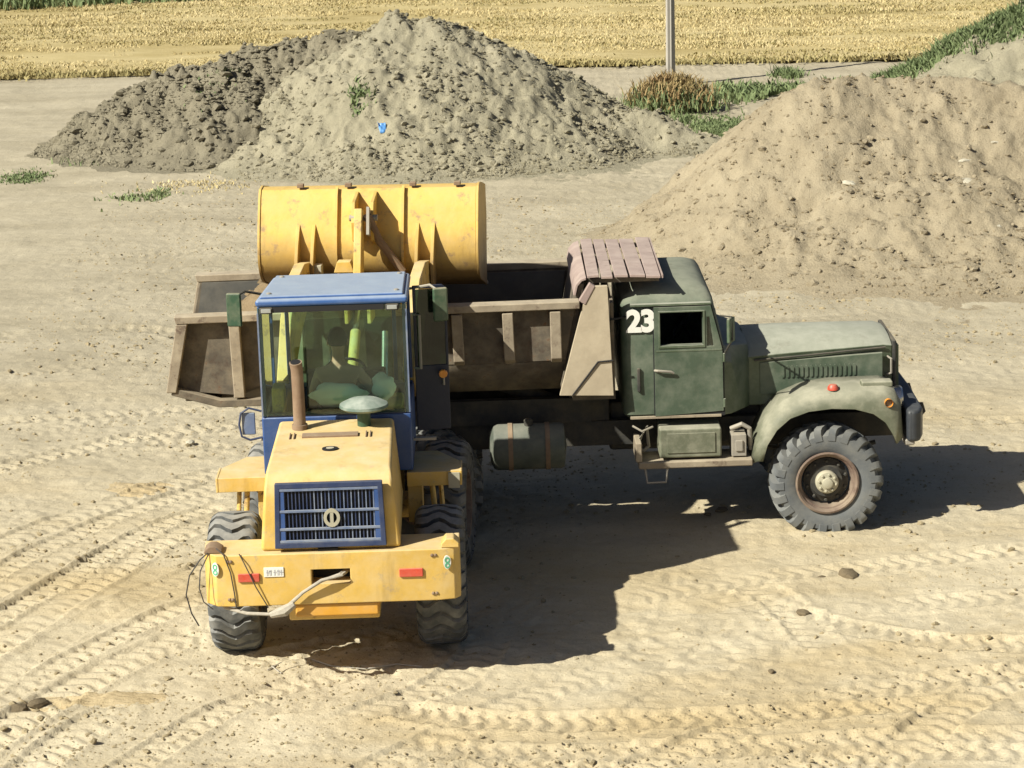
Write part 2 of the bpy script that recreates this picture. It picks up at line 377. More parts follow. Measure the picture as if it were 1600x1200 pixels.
xs = spacing([(-2500,-60,600,60),(-60,-15,15,.6),(-15,-6.2,.14,.04),(-6.2,6.8,.034,.034),(6.8,15,.04,.14),(15,60,.6,15),(60,2500,60,600)])
ys = spacing([(-600,10,150,20),(10,20.4,2,.5),(20.4,33,.034,.036),(33,64,.045,.11),(64,72,.15,.4),(72,140,2,10),(140,3500,60,700)])
X, Y = np.meshgrid(xs, ys)
def ground_h(X, Y):
    near = np.clip((Y-16)/3, 0, 1)*np.clip((80-Y)/8, 0, 1)*np.clip((22-np.abs(X))/6, 0, 1)
    h = .055*fbm(X, Y, .22, 3, 1) + .035*fbm(X, Y, 1.3, 3, 5) + .026*np.abs(fbm(X, Y, 4.5, 3, 9, .6)) - .01
    rough = np.clip(vnoise(X*.35, Y*.5, 22)*2.2+.25, 0, 1)
    h += rough*.026*fbm(X, Y, 9, 2, 15, .7)
    # low spoil lips, drag marks running across
    h += .018*fbm(X*.25, Y*1.6, 1.2, 3, 31)
    return h*near
Hh = ground_h(X, Y)
for poly, wdt, dep, lug in TRACKS:
    for side in (0,):
        acc = 0.0
        for i in range(len(poly)-1):
            a, b = poly[i], poly[i+1]; d = b-a; L = np.hypot(*d); t = d/L
            x0, x1 = min(a[0],b[0])-.6, max(a[0],b[0])+.6; y0, y1 = min(a[1],b[1])-.6, max(a[1],b[1])+.6
            ix = slice(*np.searchsorted(xs, (x0,x1))); iy = slice(*np.searchsorted(ys, (y0,y1)))
            if ix.stop <= ix.start or iy.stop <= iy.start: acc += L; continue
            xx = X[iy,ix]-a[0]; yy = Y[iy,ix]-a[1]; s = xx*t[0]+yy*t[1]; q = -xx*t[1]+yy*t[0]
            on = (s >= 0) & (s < L) & (np.abs(q) < wdt*.75)
            fade = np.clip(vnoise((X[iy,ix])*.6, (Y[iy,ix])*.6, 50+int(dep*1000))*2.2+.85, 0.25, 1)
            u = np.abs(q)/(wdt/2)
            rut = np.where(u < 1, -.35-.65*(((acc+s+np.abs(q)*.55) % lug)/lug > .48), .55*np.exp(-((u-1.18)/.16)**2))
            Hh[iy,ix] = np.where(on & (u < 1), Hh[iy,ix]*(1-.55*fade), Hh[iy,ix]) + np.where(on, dep*rut*fade, 0); acc += L
W_ = len(xs); Hn = len(ys)
V = np.stack([X.ravel(), Y.ravel(), Hh.ravel()], 1)
I = np.arange(W_*Hn).reshape(Hn, W_)
F = np.stack([I[:-1,:-1], I[:-1,1:], I[1:,1:], I[1:,:-1]], -1).reshape(-1, 4)
tag(mk_np('ground', V, F, M['sand']), kind='structure')
def gz(x, y): return float(Hh[min(Hn-1, np.searchsorted(ys, y)), min(W_-1, np.searchsorted(xs, x))])

# ------------------------------------------------------------------ stubble field and the green crop behind it
fx = np.linspace(-140, 140, 440); fy = np.concatenate([np.linspace(69.6, 92, 130), np.linspace(94, 420, 40)])
FX, FY = np.meshgrid(fx, fy); edge = .5*fbm(FX, FX*0, .25, 3, 8)
FZ = .09 + .05*fbm(FX, FY, .5, 3, 4) + np.where(FY < 70.2, -.05, 0)
FY2 = FY + np.where(FY < 70.5, edge, 0)
I = np.arange(FX.size).reshape(FX.shape)
F = np.stack([I[:-1,:-1], I[:-1,1:], I[1:,1:], I[1:,:-1]], -1).reshape(-1, 4)
tag(mk_np('field', np.stack([FX.ravel(), FY2.ravel(), FZ.ravel()], 1), F, M['field']), kind='structure')
def blades(name, X, Y, Z, hmin, hmax, wid, lean, material, parent=None, kind='stuff', label=None, cat=None, rs=None, n=1):
    rs = rs or np.random.RandomState(len(X)); k = len(X)
    h = rs.uniform(hmin, hmax, k); a = rs.uniform(0, 2*np.pi, k); w_ = wid*rs.uniform(.6, 1.4, k)
    la = rs.uniform(0, 2*np.pi, k); le = lean*h*rs.uniform(.2, 1, k)
    P = np.stack([X, Y, Z], 1); D = np.stack([np.cos(a)*w_/2, np.sin(a)*w_/2, np.zeros(k)], 1)
    Lm = np.stack([np.cos(la)*le*.35, np.sin(la)*le*.35, h*.6], 1); T = np.stack([np.cos(la)*le, np.sin(la)*le, h], 1)
    V = np.stack([P-D, P+D, P+Lm+D*.8, P+T, P+Lm-D*.8], 1).reshape(-1, 3)
    b = np.arange(k)*5
    F = np.concatenate([np.stack([b, b+1, b+2, b+4], 1), np.stack([b+4, b+2, b+3, b+3], 1)])
    Fq = np.stack([b, b+1, b+2, b+4], 1); Ft = np.stack([b+4, b+2, b+3], 1)
    tri = np.concatenate([np.stack([b, b+1, b+2], 1), np.stack([b, b+2, b+4], 1), Ft])
    ob = mk_np(name, V, tri, material, parent, smooth=False)
    if kind: ob['kind'] = kind
    if label: ob['label'] = label
    if cat: ob['category'] = cat
    return ob
rs = np.random.RandomState(11)
def scatter_field(n, y0, y1, x0, x1, s, thr):
    x = rs.uniform(x0, x1, n*3); y = rs.uniform(y0, y1, n*3)
    k = (vnoise(x*.12, y*.9, s) + .6*vnoise(x*.7, y*2.2, s+3) > thr); return x[k][:n], y[k][:n]
x, y = scatter_field(90000, 70.1, 98, -17, 19, 2, -.15)
tag(blades('field_stubble', x, y, np.full(len(x), .07), .03, .11, .03, 1.2, M['straw'], rs=rs), 'golden cut straw stubble covering the field behind', 'stubble')
x, y = scatter_field(26000, 70.0, 98, -17, 19, 7, .10)
tag(blades('field_weeds', x, y, np.full(len(x), .07), .03, .10, .045, 1.2, M['straw_dark'], rs=rs), 'darker brown-green streaks among the field stubble', 'weeds')
x = rs.uniform(-16, 18, 5200); y = 69.75 + .5*fbm(x, x*0, .25, 3, 8) + rs.normal(0, .22, 5200)
tag(blades('field_edge_grass', x, y, np.full(len(x), .03), .05, .18, .05, 1, M['straw_dark'], rs=rs), 'dull olive grass fringe along the near edge of the field', 'grass')
x = rs.uniform(-45, -6.5, 34000); y = rs.uniform(86.5, 104, 34000); k = y > 87.0 + .35*(np.maximum(x, -17)+16) + .6*vnoise(x*.8, x*0, 2); x, y = x[k], y[k]
tag(blades('green_crop', x, y, np.full(len(x), .06), .2, .55, .09, .8, M['grass'], rs=rs), 'strip of green leafy crop beyond the golden field', 'crop')

# ------------------------------------------------------------------ soil heaps
def heap(name, ridges, slope, bounds, step, material, seed, rough=.12, k=.12, clods=0, csize=(.03,.10), clodmat=None, label=None, crumbmat=None):
    x0, x1, y0, y1 = bounds; gx = np.arange(x0, x1, step); gy = np.arange(y0, y1, step); X, Y = np.meshgrid(gx, gy)
    Xw = X + .35*fbm(X, Y, .5, 3, seed); Yw = Y + .35*fbm(X, Y, .5, 3, seed+9)
    h = np.full(X.shape, -9.)
    for pts in ridges:
        sl_r = slope
        if isinstance(pts[0], float): sl_r, pts = pts[0], pts[1:]
        for a, b in zip(pts, pts[1:]):
            d = np.array(b[:2])-np.array(a[:2]); L2 = d@d; t = np.clip(((Xw-a[0])*d[0]+(Yw-a[1])*d[1])/L2, 0, 1)
            dist = np.hypot(Xw-a[0]-t*d[0], Yw-a[1]-t*d[1]); z = a[2]+(b[2]-a[2])*t
            h = np.maximum(h, z - sl_r*(np.sqrt(dist**2+.03)-.17))
    on = np.clip(h/.5, 0, 1)
    gully = np.abs(fbm(X, Y*.35, 1.4, 3, seed+2))
    h = h + on*(rough*1.6*fbm(X, Y, .8, 3, seed+4) + rough*fbm(X, Y, 3.2, 3, seed+5, .6) + rough*.75*np.abs(fbm(X, Y, 7, 2, seed+6, .8)) - rough*.5*gully)
    h = k*np.log1p(np.exp(np.clip(h/k, -30, 60))) - .05
    edge = np.minimum(np.minimum(X-x0, x1-step-X), np.minimum(Y-y0, y1-step-Y)); h = np.where(edge < step*1.5, -.25, h)
    I = np.arange(X.size).reshape(X.shape); F = np.stack([I[:-1,:-1], I[:-1,1:], I[1:,1:], I[1:,:-1]], -1).reshape(-1, 4)
    ob = mk_np(name, np.stack([X.ravel(), Y.ravel(), h.ravel()], 1), F, material)
    tag(ob, label, 'soil heap', 'heaps of dug soil behind the truck')
    hz = lambda px, py: h[np.clip(((py-y0)/step).astype(int), 0, len(gy)-1), np.clip(((px-x0)/step).astype(int), 0, len(gx)-1)]
    if clods:
        r_ = np.random.RandomState(seed); cx = r_.uniform(x0, x1, clods*4); cy = r_.uniform(y0, y1, clods*4); cz = hz(cx, cy)
        dens = vnoise(cx*.8, cy*.8, seed+7)+.5 + .25*np.clip(1-cz, 0, 1); kk = (cz > .02) & (r_.rand(len(cx)) < dens); cx, cy, cz = cx[kk][:clods], cy[kk][:clods], cz[kk][:clods]
        c = stones('clods', cx, cy, cz, csize, clodmat or material, seed, ob); c['kind'] = 'stuff'
        m_ = clods*22; cx = r_.uniform(x0, x1, m_); cy = r_.uniform(y0, y1, m_); cz = hz(cx, cy); kk = (cz > .01) & (r_.rand(m_) < np.clip(fbm(cx*.5+cy*.3, cy*.8, 1.3, 3, seed+11)*2.6+.35, .08, 1))
        c = stones('crumbs', cx[kk], cy[kk], cz[kk]-.01, (.016, csize[1]*.66), crumbmat or material, seed+2, ob, True, 2); c['kind'] = 'stuff'
    return ob, hz
ICO = None
OCT = (np.array([(1,0,0),(0,1,0),(-1,0,0),(0,-1,0),(0,0,1),(0,0,-1.)]), np.array([(0,1,4),(1,2,4),(2,3,4),(3,0,4),(1,0,5),(2,1,5),(3,2,5),(0,3,5)]))
def stones(name, X, Y, Z, size, material, seed, parent=None, small=False, pw=3):
    global ICO
    if ICO is None:
        bm = nb(); bmesh.ops.create_icosphere(bm, subdivisions=1, radius=1); bm.verts.ensure_lookup_table()
        ICO = (np.array([v.co[:] for v in bm.verts]), np.array([[v.index for v in f.verts] for f in bm.faces])); bm.free()
    v, f = OCT if small else ICO; r_ = np.random.RandomState(seed+1); n = len(X)
    s = size[0] + (size[1]-size[0])*r_.rand(n)**pw
    J = v[None]*(1+r_.uniform(-.3, .3, (n, len(v), 1))); J = J*(s[:,None,None]*np.stack([r_.uniform(.8,1.4,n), r_.uniform(.7,1.2,n), r_.uniform(.5,.85,n)], 1)[:,None])
    a = r_.uniform(0, 6.28, n); c, q = np.cos(a)[:,None], np.sin(a)[:,None]
    V = np.stack([J[...,0]*c-J[...,1]*q + X[:,None], J[...,0]*q+J[...,1]*c + Y[:,None], J[...,2] + Z[:,None] + s[:,None]*.2], -1).reshape(-1, 3)
    return mk_np(name, V, (f[None] + (np.arange(n)*len(v))[:,None,None]).reshape(-1, 3), material, parent, smooth=False)
h1, hz1 = heap('soil_heap', [[(-9.9,56.2,.05),(-8.5,56.7,.65),(-7.5,57,1.48),(-6.7,57,1.55),(-5.7,57.2,2.02),(-4.9,57.2,1.9),(-4.2,57.3,2.1),(-3.2,57.3,2.2)]], .62, (-12,-1.5,52.5,62), .05, M['grey_soil'], 21, rough=.26, clods=3000, csize=(.02,.12), label='dark grey cloddy soil heap at left behind the yellow bucket')
h2, hz2 = heap('soil_heap', [[(-2.6,57.2,2.62),(-2.25,56.8,2.72),(-1.9,56.8,2.5),(-1.3,56.8,2.68),(-.2,56.7,2.15),(.7,56.5,1.5),(2.0,56.2,.95),(3.3,55.6,.6),(5.0,55.0,.1)],[(-2.0,56.4,2.3),(-2.6,54.8,1.15)]], .58, (-7,6.6,50.3,62), .05, M['pale_soil'], 44, rough=.16, clods=3500, csize=(.015,.09), crumbmat=M['crumb_pale'], label='tall pale grey two-peaked soil heap in the middle background')
h3, hz3 = heap('soil_heap', [[.82,(4.95,45.2,2.58),(5.4,45.2,2.70),(6.6,45.4,2.70),(8.6,45.3,2.62),(11,45.2,2.6),(15,45,2.7)],[.46,(5.6,43.4,1.25),(7.5,43.3,1.35),(10,43.2,1.3),(15,43.2,1.35)],[.55,(4.6,44.4,.95),(3.6,43.9,.42),(2.5,43.4,.0)]], .60, (-1.5,18,37.5,54), .055, M['tan_soil'], 63, rough=.12, k=.17, clods=3500, csize=(.012,.075), crumbmat=M['crumb_tan'], label='broad smooth tan soil heap at right behind the green truck')
h4, hz4 = heap('soil_heap', [[(6.4,57,.4),(8.2,56.6,1.3),(9.6,56.2,2.0),(11.2,55.8,2.9),(16,55,3.3)]], .55, (2,22,49.5,63), .08, M['pale_soil'], 85, rough=.14, clods=900, csize=(.03,.12), label='far grey soil heap in the top right corner topped by weeds')

# ------------------------------------------------------------------ loose clods and stones on the flat
rs = np.random.RandomState(5)
gx = rs.uniform(-7, 8, 14000); gy = rs.uniform(20.6, 50, 14000)
dens = np.clip(vnoise(gx*.5, gy*.9, 70)*2.2+.30, 0.03, 1); k = rs.rand(len(gx)) < dens; gx, gy = gx[k], gy[k]
zz = Hh[np.clip(np.searchsorted(ys, gy), 0, Hn-1), np.clip(np.searchsorted(xs, gx), 0, W_-1)]
tag(stones('loose_clods', gx, gy, zz-.004, (.008,.042), M['clod_sand'], 8), 'small dry clods scattered over the sandy yard', 'clods', kind='stuff')
n_ = 60000; gx = rs.uniform(-7.5, 9, n_); gy = 20.5 + 30*rs.rand(n_)**1.5; k = rs.rand(n_) < np.clip(vnoise(gx*.45, gy*.8, 77)*2.4+.4, .04, 1); gx, gy = gx[k], gy[k]
zz = Hh[np.clip(np.searchsorted(ys, gy), 0, Hn-1), np.clip(np.searchsorted(xs, gx), 0, W_-1)]
tag(stones('sand_crumbs', gx, gy, zz-.004, (.007,.026), M['clod_sand'], 18, small=True), 'fine dry crumbs of sand strewn over the yard', 'crumbs', kind='stuff')
def rock(px, py, size, material, label, seed, z=None, flat=.6, pos=None, group=None):
    x, y = px_ground(px, py) if pos is None else pos[:2]
    bm = nb(); bmesh.ops.create_icosphere(bm, subdivisions=2, radius=1); r_ = random.Random(seed)
    off = [r_.uniform(0, 50) for _ in range(3)]
    for v in bm.verts:
        c = v.co.copy(); q = 1 + .5*float(vnoise(np.array([c.x*1.6+off[0]]), np.array([c.y*1.6+c.z*2+off[1]]))[0]) + .25*float(vnoise(np.array([c.z*3+off[2]]), np.array([c.x*3+c.y*3]))[0])
        v.co = Vector((c.x*size*1.25*q, c.y*size*q, c.z*size*flat*q))
    o = mk('rock', bm, material, ang=25); o.location = (x, y, (gz(x, y) if pos is None else pos[2]) + size*flat*.45); o.rotation_euler = (0, 0, r_.uniform(0, 6))
    return tag(o, label, 'rock', group)
rock(1325, 897, .10, M['rock'], 'brown rock lying alone on the sand below the truck front wheel', 1)
rock(1284, 900, .045, M['rock'], 'small brown stone just left of the larger rock below the truck wheel', 2)
rock(28, 1104, .085, M['rock'], 'dark brown rock at far left bottom, leftmost of the two', 3)
rock(58, 1098, .075, M['rock'], 'dark brown rock at far left bottom, right one of the pair', 4)
rock(1256, 955, .055, M['rock'], 'flat brown clod on sand right of the loader shadow', 5)
rock(1205, 1088-40, .03, M['rock'], 'tiny brown stone on sand at lower right', 6)
rock(300, 607, .05, M['pale_rock'], 'pale stone on the ground under the truck tail', 7)
rock(297, 690, .05, M['pale_rock'], 'white stone on the sand left of the loader', 8)
for i, (px, py, lab) in enumerate([(1325,283,'pale flat slab on the upper slope of the tan heap'), (1512,282,'pale slab in the middle of the tan heap slope, larger'), (1505,248,'pale stone above the larger slab on the tan heap'), (1558,219,'white stone near the right edge of the tan heap'), (1555,350,'pale stone low on the right of the tan heap')]):
    d = fwd + r2*((px-800)/4200) + u2*((600-py)/4200); t = 38/d.y
    while t < 52/d.y:
        q = Vector((0,0,8.5)) + d*t
        if q.z < hz3(np.array([q.x]), np.array([q.y]))[0]: break
        t += .05/d.y
    rock(0, 0, (.15,.17,.12,.10,.09)[i], M['pale_rock'], lab, 20+i, flat=.35, pos=(q.x, q.y, q.z-.05), group='pale stones on the tan heap')
rock(1128, 799, .07, M['rock'], 'dark clump of debris on the sunlit sand under the truck step', 31, flat=.5)
rock(1106, 805, .035, M['rock'], 'small dark scrap beside the debris clump under the truck', 32)
# long spill of ochre soil at lower left
def spill(name, px, py, lx, ly, hgt, seed, material, label):
    x, y = px_ground(px, py); n = 60; g = np.linspace(-1, 1, n); A, B = np.meshgrid(g, g)
    r = np.hypot(A, B) + .35*fbm(A, B, 2.2, 3, seed); z = hgt*np.clip(1-r, -.3, 1)**1 + .25*hgt*fbm(A, B, 6, 3, seed+1)*np.clip(1.2-r, 0, 1)
    z = z - .012; PX = x+A*lx; PY = y+B*ly; gzv = Hh[np.clip(np.searchsorted(ys, PY), 0, Hn-1), np.clip(np.searchsorted(xs, PX), 0, W_-1)]
    I = np.arange(n*n).reshape(n, n); F = np.stack([I[:-1,:-1], I[:-1,1:], I[1:,1:], I[1:,:-1]], -1).reshape(-1, 4)
    tag(mk_np(name, np.stack([PX.ravel(), PY.ravel(), (z+gzv).ravel()], 1), F, material), label, 'soil')
M['ochre'] = soil('ochre_spill', (.40,.31,.17), (.50,.41,.26), 2)
spill('soil_spill', 150, 1090, .75, .20, .06, 5, M['ochre'], 'long low spill of ochre soil at bottom left')
spill('soil_spill', 210, 760, .45, .36, .05, 9, M['ochre'], 'low patch of ochre soil left of the loader')

# ------------------------------------------------------------------ weeds, grass, pole
def patch(name, px, py, lx, ly, n, hmin, hmax, material, label, z=None, wid=.035, hz=None, cat='grass'):
    r_ = np.random.RandomState(int(px+py)); x0, y0 = px_ground(px, py)
    a = r_.normal(0, .42, n); b = r_.normal(0, .42, n); cl = vnoise(a*4, b*4, int(px)) > -.18; a, b = a[cl], b[cl]
    x = x0+a*lx; y = y0+b*ly; z = hz(x, y) if hz else Hh[np.clip(np.searchsorted(ys, y), 0, Hn-1), np.clip(np.searchsorted(xs, x), 0, W_-1)]
    ob = blades(name, x, y, z-.02, hmin, hmax, wid, 1.0, material, rs=r_); tag(ob, label, cat, kind='stuff'); return ob
patch('grass_patch', 1135, 205, .85, 2.2, 6500, .03, .12, M['grass'], 'bright green grass between the pole and the tan heap', wid=.032)
patch('grass_patch', 1070, 190, .5, 1.0, 900, .05, .16, M['grass'], 'green grass at the foot of the reddish weeds', wid=.032)
patch('grass_patch', 1230, 118, .45, .8, 700, .06, .25, M['grass'], 'small green tuft beside the road right of the pole', wid=.035)
patch('grass_patch', 38, 277, .55, .9, 1300, .03, .09, M['grass'], 'flat green grass patch at the left edge', wid=.03)
patch('grass_patch', 250, 305, .22, .9, 420, .03, .10, M['grass_pale'], 'sparse green weeds on the bare ground below the grey heap', wid=.03)
patch('grass_patch', 205, 312, .7, .8, 260, .03, .12, M['grass_pale'], 'thin pale weeds left of the sparse green weeds', wid=.04)
patch('grass_patch', 180, 255, 1.1, .5, 800, .04, .2, M['grass_pale'], 'pale grass along the foot of the grey heap', wid=.03)
patch('grass_patch', 350, 240, .7, .7, 300, .03, .11, M['grass'], 'green weeds growing on the lower grey heap', wid=.05, hz=hz1)
patch('grass_patch', 300, 290, 1.6, 1.2, 700, .02, .09, M['straw'], 'dry straw litter strewn in front of the grey heap', wid=.03, cat='straw')
def on_heap(px, py, hz, y0, y1):
    d = fwd + r2*((px-800)/4200) + u2*((600-py)/4200); t = y0/d.y
    while t < y1/d.y:
        q = Vector((0,0,8.5)) + d*t
        if q.z < hz(np.array([q.x]), np.array([q.y]))[0]: return q
        t += .04/d.y
    return q
for px, py, n, lab in [(563,152,150,'small green weed tuft high on the pale heap')]:
    q = on_heap(px, py, hz2, 50, 60); r_ = np.random.RandomState(px); x = q.x+r_.normal(0,.13,n); y = q.y+r_.normal(0,.2,n)
    tag(blades('weed', x, y, hz2(x, y)-.02, .06, .2, .05, 1, M['grass'], kind=None, rs=r_), lab, 'weed', 'weeds on the pale heap')
# weeds along the far right heap
r_ = np.random.RandomState(91); n = 20000; t = r_.rand(n); x = 5.6+t*8.4; yr = 57.1-.17*(x-6.4); y = yr - .5 + r_.normal(0, .38, n) - .45*np.clip((x-6)/5, 0, 1)
kk = vnoise(x*1.5, y*1.5, 4) > -.22; x, y = x[kk], y[kk]
tag(blades('heap_weeds', x, y, hz4(x, y)-.03, .06, .26, .04, 1, M['grass'], rs=r_), 'dense green weeds along the crest of the far right heap', 'weeds', kind='stuff')
n = 2600; x = r_.uniform(3.8, 9, n); y = 63.5+r_.normal(0, .7, n); kk = vnoise(x*1.1, y*1.1, 9) > -.05; x, y = x[kk]+1.2, y[kk]
tag(blades('verge_weeds', x, y, np.zeros(len(x))+.01, .08, .3, .07, .9, M['grass'], rs=r_), 'green weeds along the verge behind the tan heap', 'weeds', kind='stuff')
bx, by = px_ground(1050, 172)
b = empty('weed_bush', (bx, by, gz(bx, by))); tag(b, 'reddish brown and green weed bush round the pole foot', 'bush')
for nm, mt, n, hm, sp in (('dry_stems', M['weed_red'], 3200, 1.15, .31), ('green_leaves', M['grass'], 3800, .75, .36), ('pale_leaves', M['grass_pale'], 1200, .9, .33)):
    a = r_.normal(0, sp, n)*1.25; c = r_.normal(0, sp, n); hh = hm*np.clip(1.15-np.hypot(a/1.9, c/1.6), .2, 1)
    zb = r_.rand(n)*hh*.6
    if nm == 'green_leaves': zb *= .7
    ob = blades(nm, a, c, zb,   .10, .30, .03, 1, mt, parent=b, kind='stuff', rs=r_)
px_, py_ = px_ground(1048, 134)
pole = empty('utility_pole', (px_, py_, 0), (0, 0, R(-43))); tag(pole, 'weathered concrete utility pole standing by the road at the field edge', 'pole')
bm = nb()
def polesec(z): 
    q = .095-.003*z; return [(-q,-q*.85,z),(q,-q*.85,z),(q,q*.85,z),(-q,q*.85,z)]
loft(bm, [polesec(z) for z in (-.6, 0, 2, 4, 6, 8, 9.5)]); mk('shaft', bm, M['concrete'], pole, bevel=.02)
bm = nb(); loft(bm, [[(.095-.003*z-.11, -(.095-.003*z)*.85-.004, z), (.095-.003*z-.035, -(.095-.003*z)*.85-.004, z), (.095-.003*z-.035, -(.095-.003*z)*.85+.03, z), (.095-.003*z-.11, -(.095-.003*z)*.85+.03, z)] for z in (.3, 3, 6, 9)])
mk('groove_shade', bm, M['concrete_dark'], pole)  # dark strip colours in the shade down the pole's right side
bm = nb(); obox(bm, (0,0,8.9), (1.4,.09,.10)); mk('crossarm', bm, M['concrete_dark'], pole, bevel=.01)
for sx in (-.6, 0, .6):
    bm = nb(); lathe(bm, [(.02,8.95),(.05,8.98),(.055,9.05),(.03,9.09),(.04,9.13),(.01,9.16)], 10, 'z', (sx,0,0)); mk('insulator', bm, M['white'], pole)
q = on_heap(598, 203, hz2, 50, 60)
bm = nb(); bmesh.ops.create_grid(bm, x_segments=10, y_segments=10, size=.11)
for v in bm.verts: v.co = Vector((v.co.x*.7, v.co.z + .10*float(vnoise(np.array([v.co.x*14+3]), np.array([v.co.y*14]))[0]), v.co.y*1.1+.06*float(vnoise(np.array([v.co.x*9]), np.array([v.co.y*9+7]))[0])))
o = mk('plastic_scrap', bm, M['bluebag'], ang=60); o.location = (q.x, q.y-.03, q.z+.06); o.rotation_euler = (R(-35), 0, R(20)); s_ = o.modifiers.new('thick', 'SOLIDIFY'); s_.thickness = .004
tag(o, 'crumpled blue plastic scrap on the pale heap', 'plastic')

# ------------------------------------------------------------------ wheels
def tyre_mesh(name, Rr, W, N, style, material, ax):
    bm = nb(); rb = Rr*.53; c0 = Rr*(.93 if style == 'chevron' else .905)
    prof = [(rb,-W*.40),(rb*1.12,-W*.455),(Rr*.72,-W*.5),(Rr*.84,-W*.485),(c0*.965,-W*.42),(c0,-W*.30),(c0*1.01,0),(c0,W*.30),(c0*.965,W*.42),(Rr*.84,W*.485),(Rr*.72,W*.5),(rb*1.12,W*.455),(rb,W*.40)]
    lathe(bm, prof, 64, ax, cap=False)
    def lug(ts, f_ang, f_r0, f_r1, da):
        rings = []
        for t in ts:
            a = f_ang(t); r0, r1 = f_r0(t), f_r1(t); ring = []
            for aa, rr in ((a-da*.55, r0), (a-da*.42, r1), (a+da*.42, r1), (a+da*.55, r0)):
                ring.append(Vector(P3(ax, rr*math.cos(aa), rr*math.sin(aa), t)))
            rings.append(ring)
        loft(bm, rings)
    pit = 2*math.pi/N
    if style == 'chevron':
        for k in range(N):
            ts = [W*q for q in (-.515,-.47,-.36,-.24,-.12,0,.12,.24,.36,.47,.515)]
            def fa(t, k=k):
                u = t/W; return k*pit + .30*pit*math.cos(u*2*math.pi*1.55) + .22*pit*u
            fr1 = lambda t: Rr*(1 - .018*(abs(t)/(W/2))**2 - (.045 if abs(t) > .46*W else 0) - (.06 if abs(t) > .5*W else 0))
            fr0 = lambda t: Rr*(.90 if abs(t) < .4*W else .80)
            lug(ts, fa, fr0, fr1, pit*.74)
    else:
        for k in range(N):
            for sd in (-1, 1):
                qs = (.03,.15,.30,.42,.49,.515)
                ts = [sd*W*q for q in qs]
                def fa(t, k=k, sd=sd): return (k+(.5 if sd > 0 else 0))*pit + .55*pit*(abs(t)/(W/2))**1.3
                fr1 = lambda t: Rr*(1 - .02*(abs(t)/(W/2))**2 - (.03 if abs(t) > .48*W else 0) - (.07 if abs(t) > .5*W else 0))
                fr0 = lambda t: Rr*(.88 if abs(t) < .38*W else (.83 if abs(t) < .48*W else .76))
                lug(ts, fa, fr0, fr1, pit*.56)
    o = mk(name, bm, material, ang=40); me = o.data; bpy.data.objects.remove(o); return me
def mesh_only(bm, material, name, ang=35):
    o = mk(name, bm, material, ang=ang); me = o.data; bpy.data.objects.remove(o); return me
TYRE_T = tyre_mesh('truck_tyre', .62, .38, 22, 'offroad', M['rubber_truck'], 'y')
TYRE_L = tyre_mesh('loader_tyre', .67, .46, 26, 'chevron', M['rubber'], 'x')
bm = nb(); Y0 = -.19   # truck: outer face at -y
lathe(bm, [(.335,Y0+.02),(.345,Y0-.005),(.325,Y0-.012),(.305,Y0+.005),(.30,Y0+.03),(.285,Y0+.035),(.275,Y0+.06),(.265,Y0+.16),(.335,Y0+.3),(.335,-Y0-.02)], 48, 'y', cap=False)
RIM_T = mesh_only(bm, M['rim_truck'], 'truck_rim')
bm = nb(); lathe(bm, [(.24,.02),(.245,Y0+.13),(.20,Y0+.11),(.17,Y0+.07)], 40, 'y'); 
for k in range(10):
    a = k*.628; lathe(bm, [(.018,0),(.018,-.03),(.012,-.035)], 6, 'y', (.215*math.cos(a), Y0+.115, .215*math.sin(a)))
DISC_T = mesh_only(bm, M['chassis'], 'truck_disc')
bm = nb(); lathe(bm, [(.125,Y0+.08),(.125,Y0+.02),(.11,Y0),(.06,Y0-.01),(.055,Y0-.04),(.03,Y0-.05),(.001,Y0-.05)], 24, 'y', cap=False)
for k in range(8):
    a = k*.785; lathe(bm, [(.014,0),(.014,-.025),(.008,-.03)], 6, 'y', (.092*math.cos(a), Y0+.005, .092*math.sin(a)))
HUB_T = mesh_only(bm, M['hub'], 'truck_hub')
bm = nb(); lathe(bm, [(.35,-.2),(.36,-.215),(.33,-.21),(.31,-.12),(.30,-.06),(.12,-.04),(.11,-.10),(.001,-.11)], 32, 'x', cap=False); lathe(bm, [(.36,.2),(.33,.2),(.30,-.06)], 32, 'x', cap=False)
RIM_L = mesh_only(bm, M['rim_truck'], 'loader_rim')
def truck_wheel(root, x, y, flip, z=.55, dual=False):
    w_ = inst('wheel', DISC_T, root, (x, y, z), (0, random.uniform(0,3), math.pi if flip else 0))
    inst('tyre', TYRE_T, w_); inst('rim', RIM_T, w_); inst('hub', HUB_T, w_)
    if dual: inst('tyre', TYRE_T, w_, (0, .40, 0))
    return w_
def loader_wheel(root, x, y, z, flip, rz=0):
    w_ = inst('wheel', RIM_L, root, (x, y, z), (random.uniform(0,.2), 0, rz+(math.pi if flip else 0)))
    inst('tyre', TYRE_L, w_); return w_
